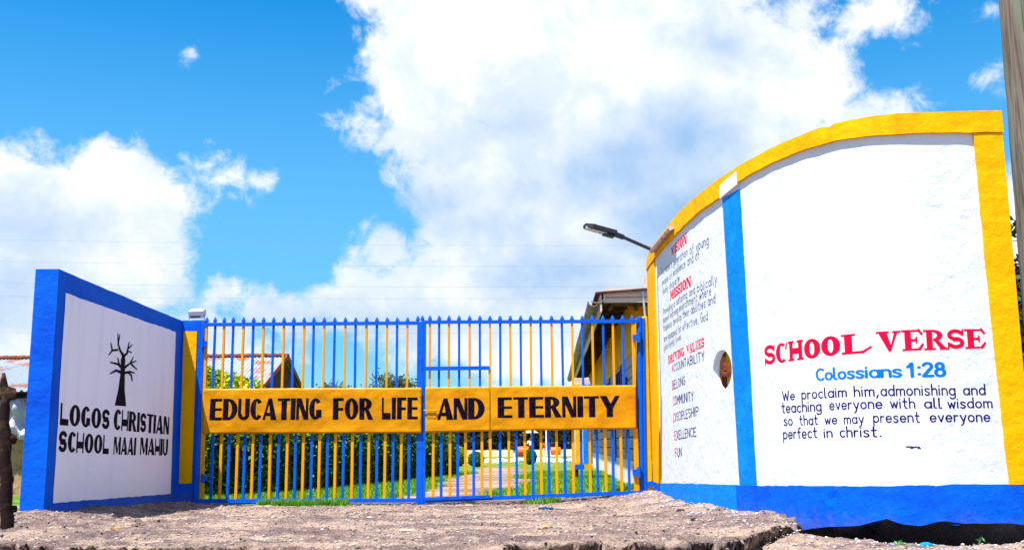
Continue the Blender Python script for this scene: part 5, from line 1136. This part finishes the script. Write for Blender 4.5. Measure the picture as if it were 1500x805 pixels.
# ------------------------------------------------------------------ children on the field
def child(name_label, px, pyh, pyf, Y, top, low, pose):
    x = (px-750)/1500*Y; g = float(gz(x, Y)); h = (pyf-pyh)/1500*Y; k = h/1.2
    J = {'pel': (0, 0, .60), 'chest': (0, 0, .86), 'neck': (0, 0, .98), 'head': (0, -.01, 1.07), 'crown': (0, 0, 1.16)}
    V = [(0, 0, .60), (0, .01, .74), (0, .005, .90), (0, 0, .985), (0, -.01, 1.05), (0, -.01, 1.14)]; E = [(0, 1), (1, 2), (2, 3), (3, 4), (4, 5)]; R = [.085, .08, .095, .035, .075, .06]
    for sd in (-1, 1):
        b = len(V); V += [(sd*.13, 0, .92), (sd*(.17+.05*pose), -.02, .74), (sd*(.18+.06*pose), -.08*pose-.02, .58), (sd*.185, -.1*pose-.02, .51)]; E += [(2, b), (b, b+1), (b+1, b+2), (b+2, b+3)]; R += [.045, .034, .026, .024]
        b = len(V); st = .10*pose*sd; V += [(sd*.06, 0, .52), (sd*.07, st*.6-.01, .30), (sd*.075, st, .05), (sd*.08, st-.08, .02)]; E += [(0, b), (b, b+1), (b+1, b+2), (b+2, b+3)]; R += [.065, .045, .03, .025]
    t = thing('person', name_label, 'person', (x, Y, g), 'children on the field')
    def skin(name, V, E, R, m, fat=0):
        me = bpy.data.meshes.new(name); me.from_pydata([Vector(v)*k for v in V], E, []); o = link(name, me, m, t); md = o.modifiers.new('s', 'SKIN')
        for i, sv in enumerate(me.skin_vertices[0].data): sv.radius = ((R[i]+fat)*k,)*2; sv.use_root = (i == 0)
        o.modifiers.new('sub', 'SUBSURF').levels = 1; return o
    skin('body', V, E, R, M['skin'])
    skin('shirt', [V[0], V[1], V[2], V[6], V[14], V[7], V[15]], [(0, 1), (1, 2), (2, 3), (2, 4), (3, 5), (4, 6)], [.09, .085, .10, .05, .05, .04, .04], M[top], .012)
    skin('trousers', [V[0], V[10], V[11], V[12], V[18], V[19], V[20]], [(0, 1), (1, 2), (2, 3), (0, 4), (4, 5), (5, 6)], [.09, .07, .05, .036, .07, .05, .036], M[low], .01)
child('child in a pale blue shirt and dark shorts walking on the far field', 774.5, 637, 663, 64, 'shirt_white', 'cloth_dark', .8)
child('child in a red orange shirt and pale jeans standing left of the white post', 795, 645, 664, 72, 'shirt_red', 'jeans', .3)
child('person in dark clothes standing right of the white post', 801, 643, 664, 71, 'cloth_dark', 'cloth_dark', .4)
child('figure in dark clothes standing at the left on the dry field', 750.5, 643, 661, 76, 'cloth_dark', 'cloth_dark', .5)
child('figure in dark clothes beside the striped cabinet on the far field', 841, 646, 663, 74, 'cloth_dark', 'cloth_dark', .3)
def fp(px, Y): return (px-750)/1500*Y
for (px, Y, r, lab) in [(764, 58, .27, 'orange play barrel lying left of the child in pale blue'), (811, 66, .24, 'orange play barrel right of the person in dark clothes')]:
    x = fp(px, Y); g = float(gz(x, Y)); mb = MB().tube([(x-.32, Y, g+r), (x-.28, Y, g+r), (x, Y, g+r), (x+.28, Y, g+r), (x+.32, Y, g+r)], [r*.86, r, r*1.04, r, r*.86], 16); o = mb.build('play_barrel', M['orange'], None, True); tag(o, lab, 'barrel')
x = fp(797.5, 70); o = MB().tube([(x, 70, .05), (x, 70, 2.6)], [.05, .04], 10).build('white_post', M['plinth'], None, True); tag(o, 'thin white post standing among the children on the field', 'post')
x = fp(775, 62); ps = thing('parasol', 'small yellow and white parasol above the child in pale blue', 'parasol', (x+.5, 62, .1))
V = [(x, 62, 1.72)]; n = 12
for j in range(n): V.append((x+.48*math.cos(6.283*j/n), 62+.48*math.sin(6.283*j/n), 1.44))
npmesh('canopy', V, [(0, 1+j, 1+(j+1) % n) for j in range(n)], mat('yellow_canvas', (.8, .62, .2), .8, .1), ps); MB().tube([(x+.1, 62.1, .1), (x, 62, 1.7)], .015, 6).build('pole', M['steel'], ps)
# ------------------------------------------------------------------ shack and post at the left edge
sh = thing('shack', 'low shack with rusty tin roof and silver tarpaulin side at the left edge', 'shack', (-8.6, 18, 0))
zf_ = PY(20, 573, 16.8).z; zb_ = PY(20, 536, 19.5).z
sheetroof(-12.5, -7.1, 16.7, zf_, 19.6, zb_, 'roof_sheet', sh, M['roof_tin'])
MB().box((-12.4, 16.85, zf_-.1), (-7.2, 16.93, zf_-.03)).build('eave_beam', M['wood_dark'], sh)
V = []; Fs = []
for i in range(81):
    for j in range(25):
        x = -12.3+5*i/80; z = .95+(zf_-.1-.95)*j/24; V.append((x, 16.95+.13*math.sin(x*9+z*2)+.09*math.sin(x*23-z*7)+.05*math.sin(z*17+x*4)+.05*(float(fbm(x*6, z*6, 3, 5))), z+.04*math.sin(x*5)*(1-j/24)))
for i in range(80):
    for j in range(24): Fs.append((i*25+j, (i+1)*25+j, (i+1)*25+j+1, i*25+j+1))
npmesh('tarpaulin', V, np.array(Fs), M['tarp'], sh, True)
MB().box((-12.3, 17.1, -.1), (-7.3, 17.3, 1.0)).build('mud_wall', M['mud'], sh); MB().box((-12.3, 17.3, .9), (-7.3, 17.36, zf_-.0)).build('wall_boards', M['gable'], sh); MB().box((-7.4, 17.3, -.1), (-7.3, 19.4, zf_)).build('side_wall', M['gable'], sh)
fpz = thing('fence_post', 'dark weathered timber post with stubby rail ends at the left edge', 'post', (-4.3, 8.6, 0.05))
Yq = 8.6; pts = []; rs = []
for k in range(14):
    f = k/13; q = PY(6+4*(1-f), 778-232*f, Yq); pts.append(q+Vector((.008*math.sin(k*1.9), 0, 0))); rs.append(.052*(1-.45*f*f)*(1+.08*math.sin(k*2.7)))
rs[-1] = .012; pts[0].z -= .2
MB().tube(pts, rs, 10).build('shaft', M['wood_dark'], fpz, True)
for (px, py, r) in [(19, 575, .062), (20, 641, .05), (16, 700, .04), (21, 743, .035)]:
    c = PY(px, py, Yq+.05); MB().tube([c-Vector((.12, 0, -.0)), c-Vector((.02, .03, .01)), c+Vector((.02, 0, -.01))], [r*.8, r, r*.75], 9).build('rail_end', M['wood_dark'], fpz, True)
print('objects', len(bpy.data.objects))
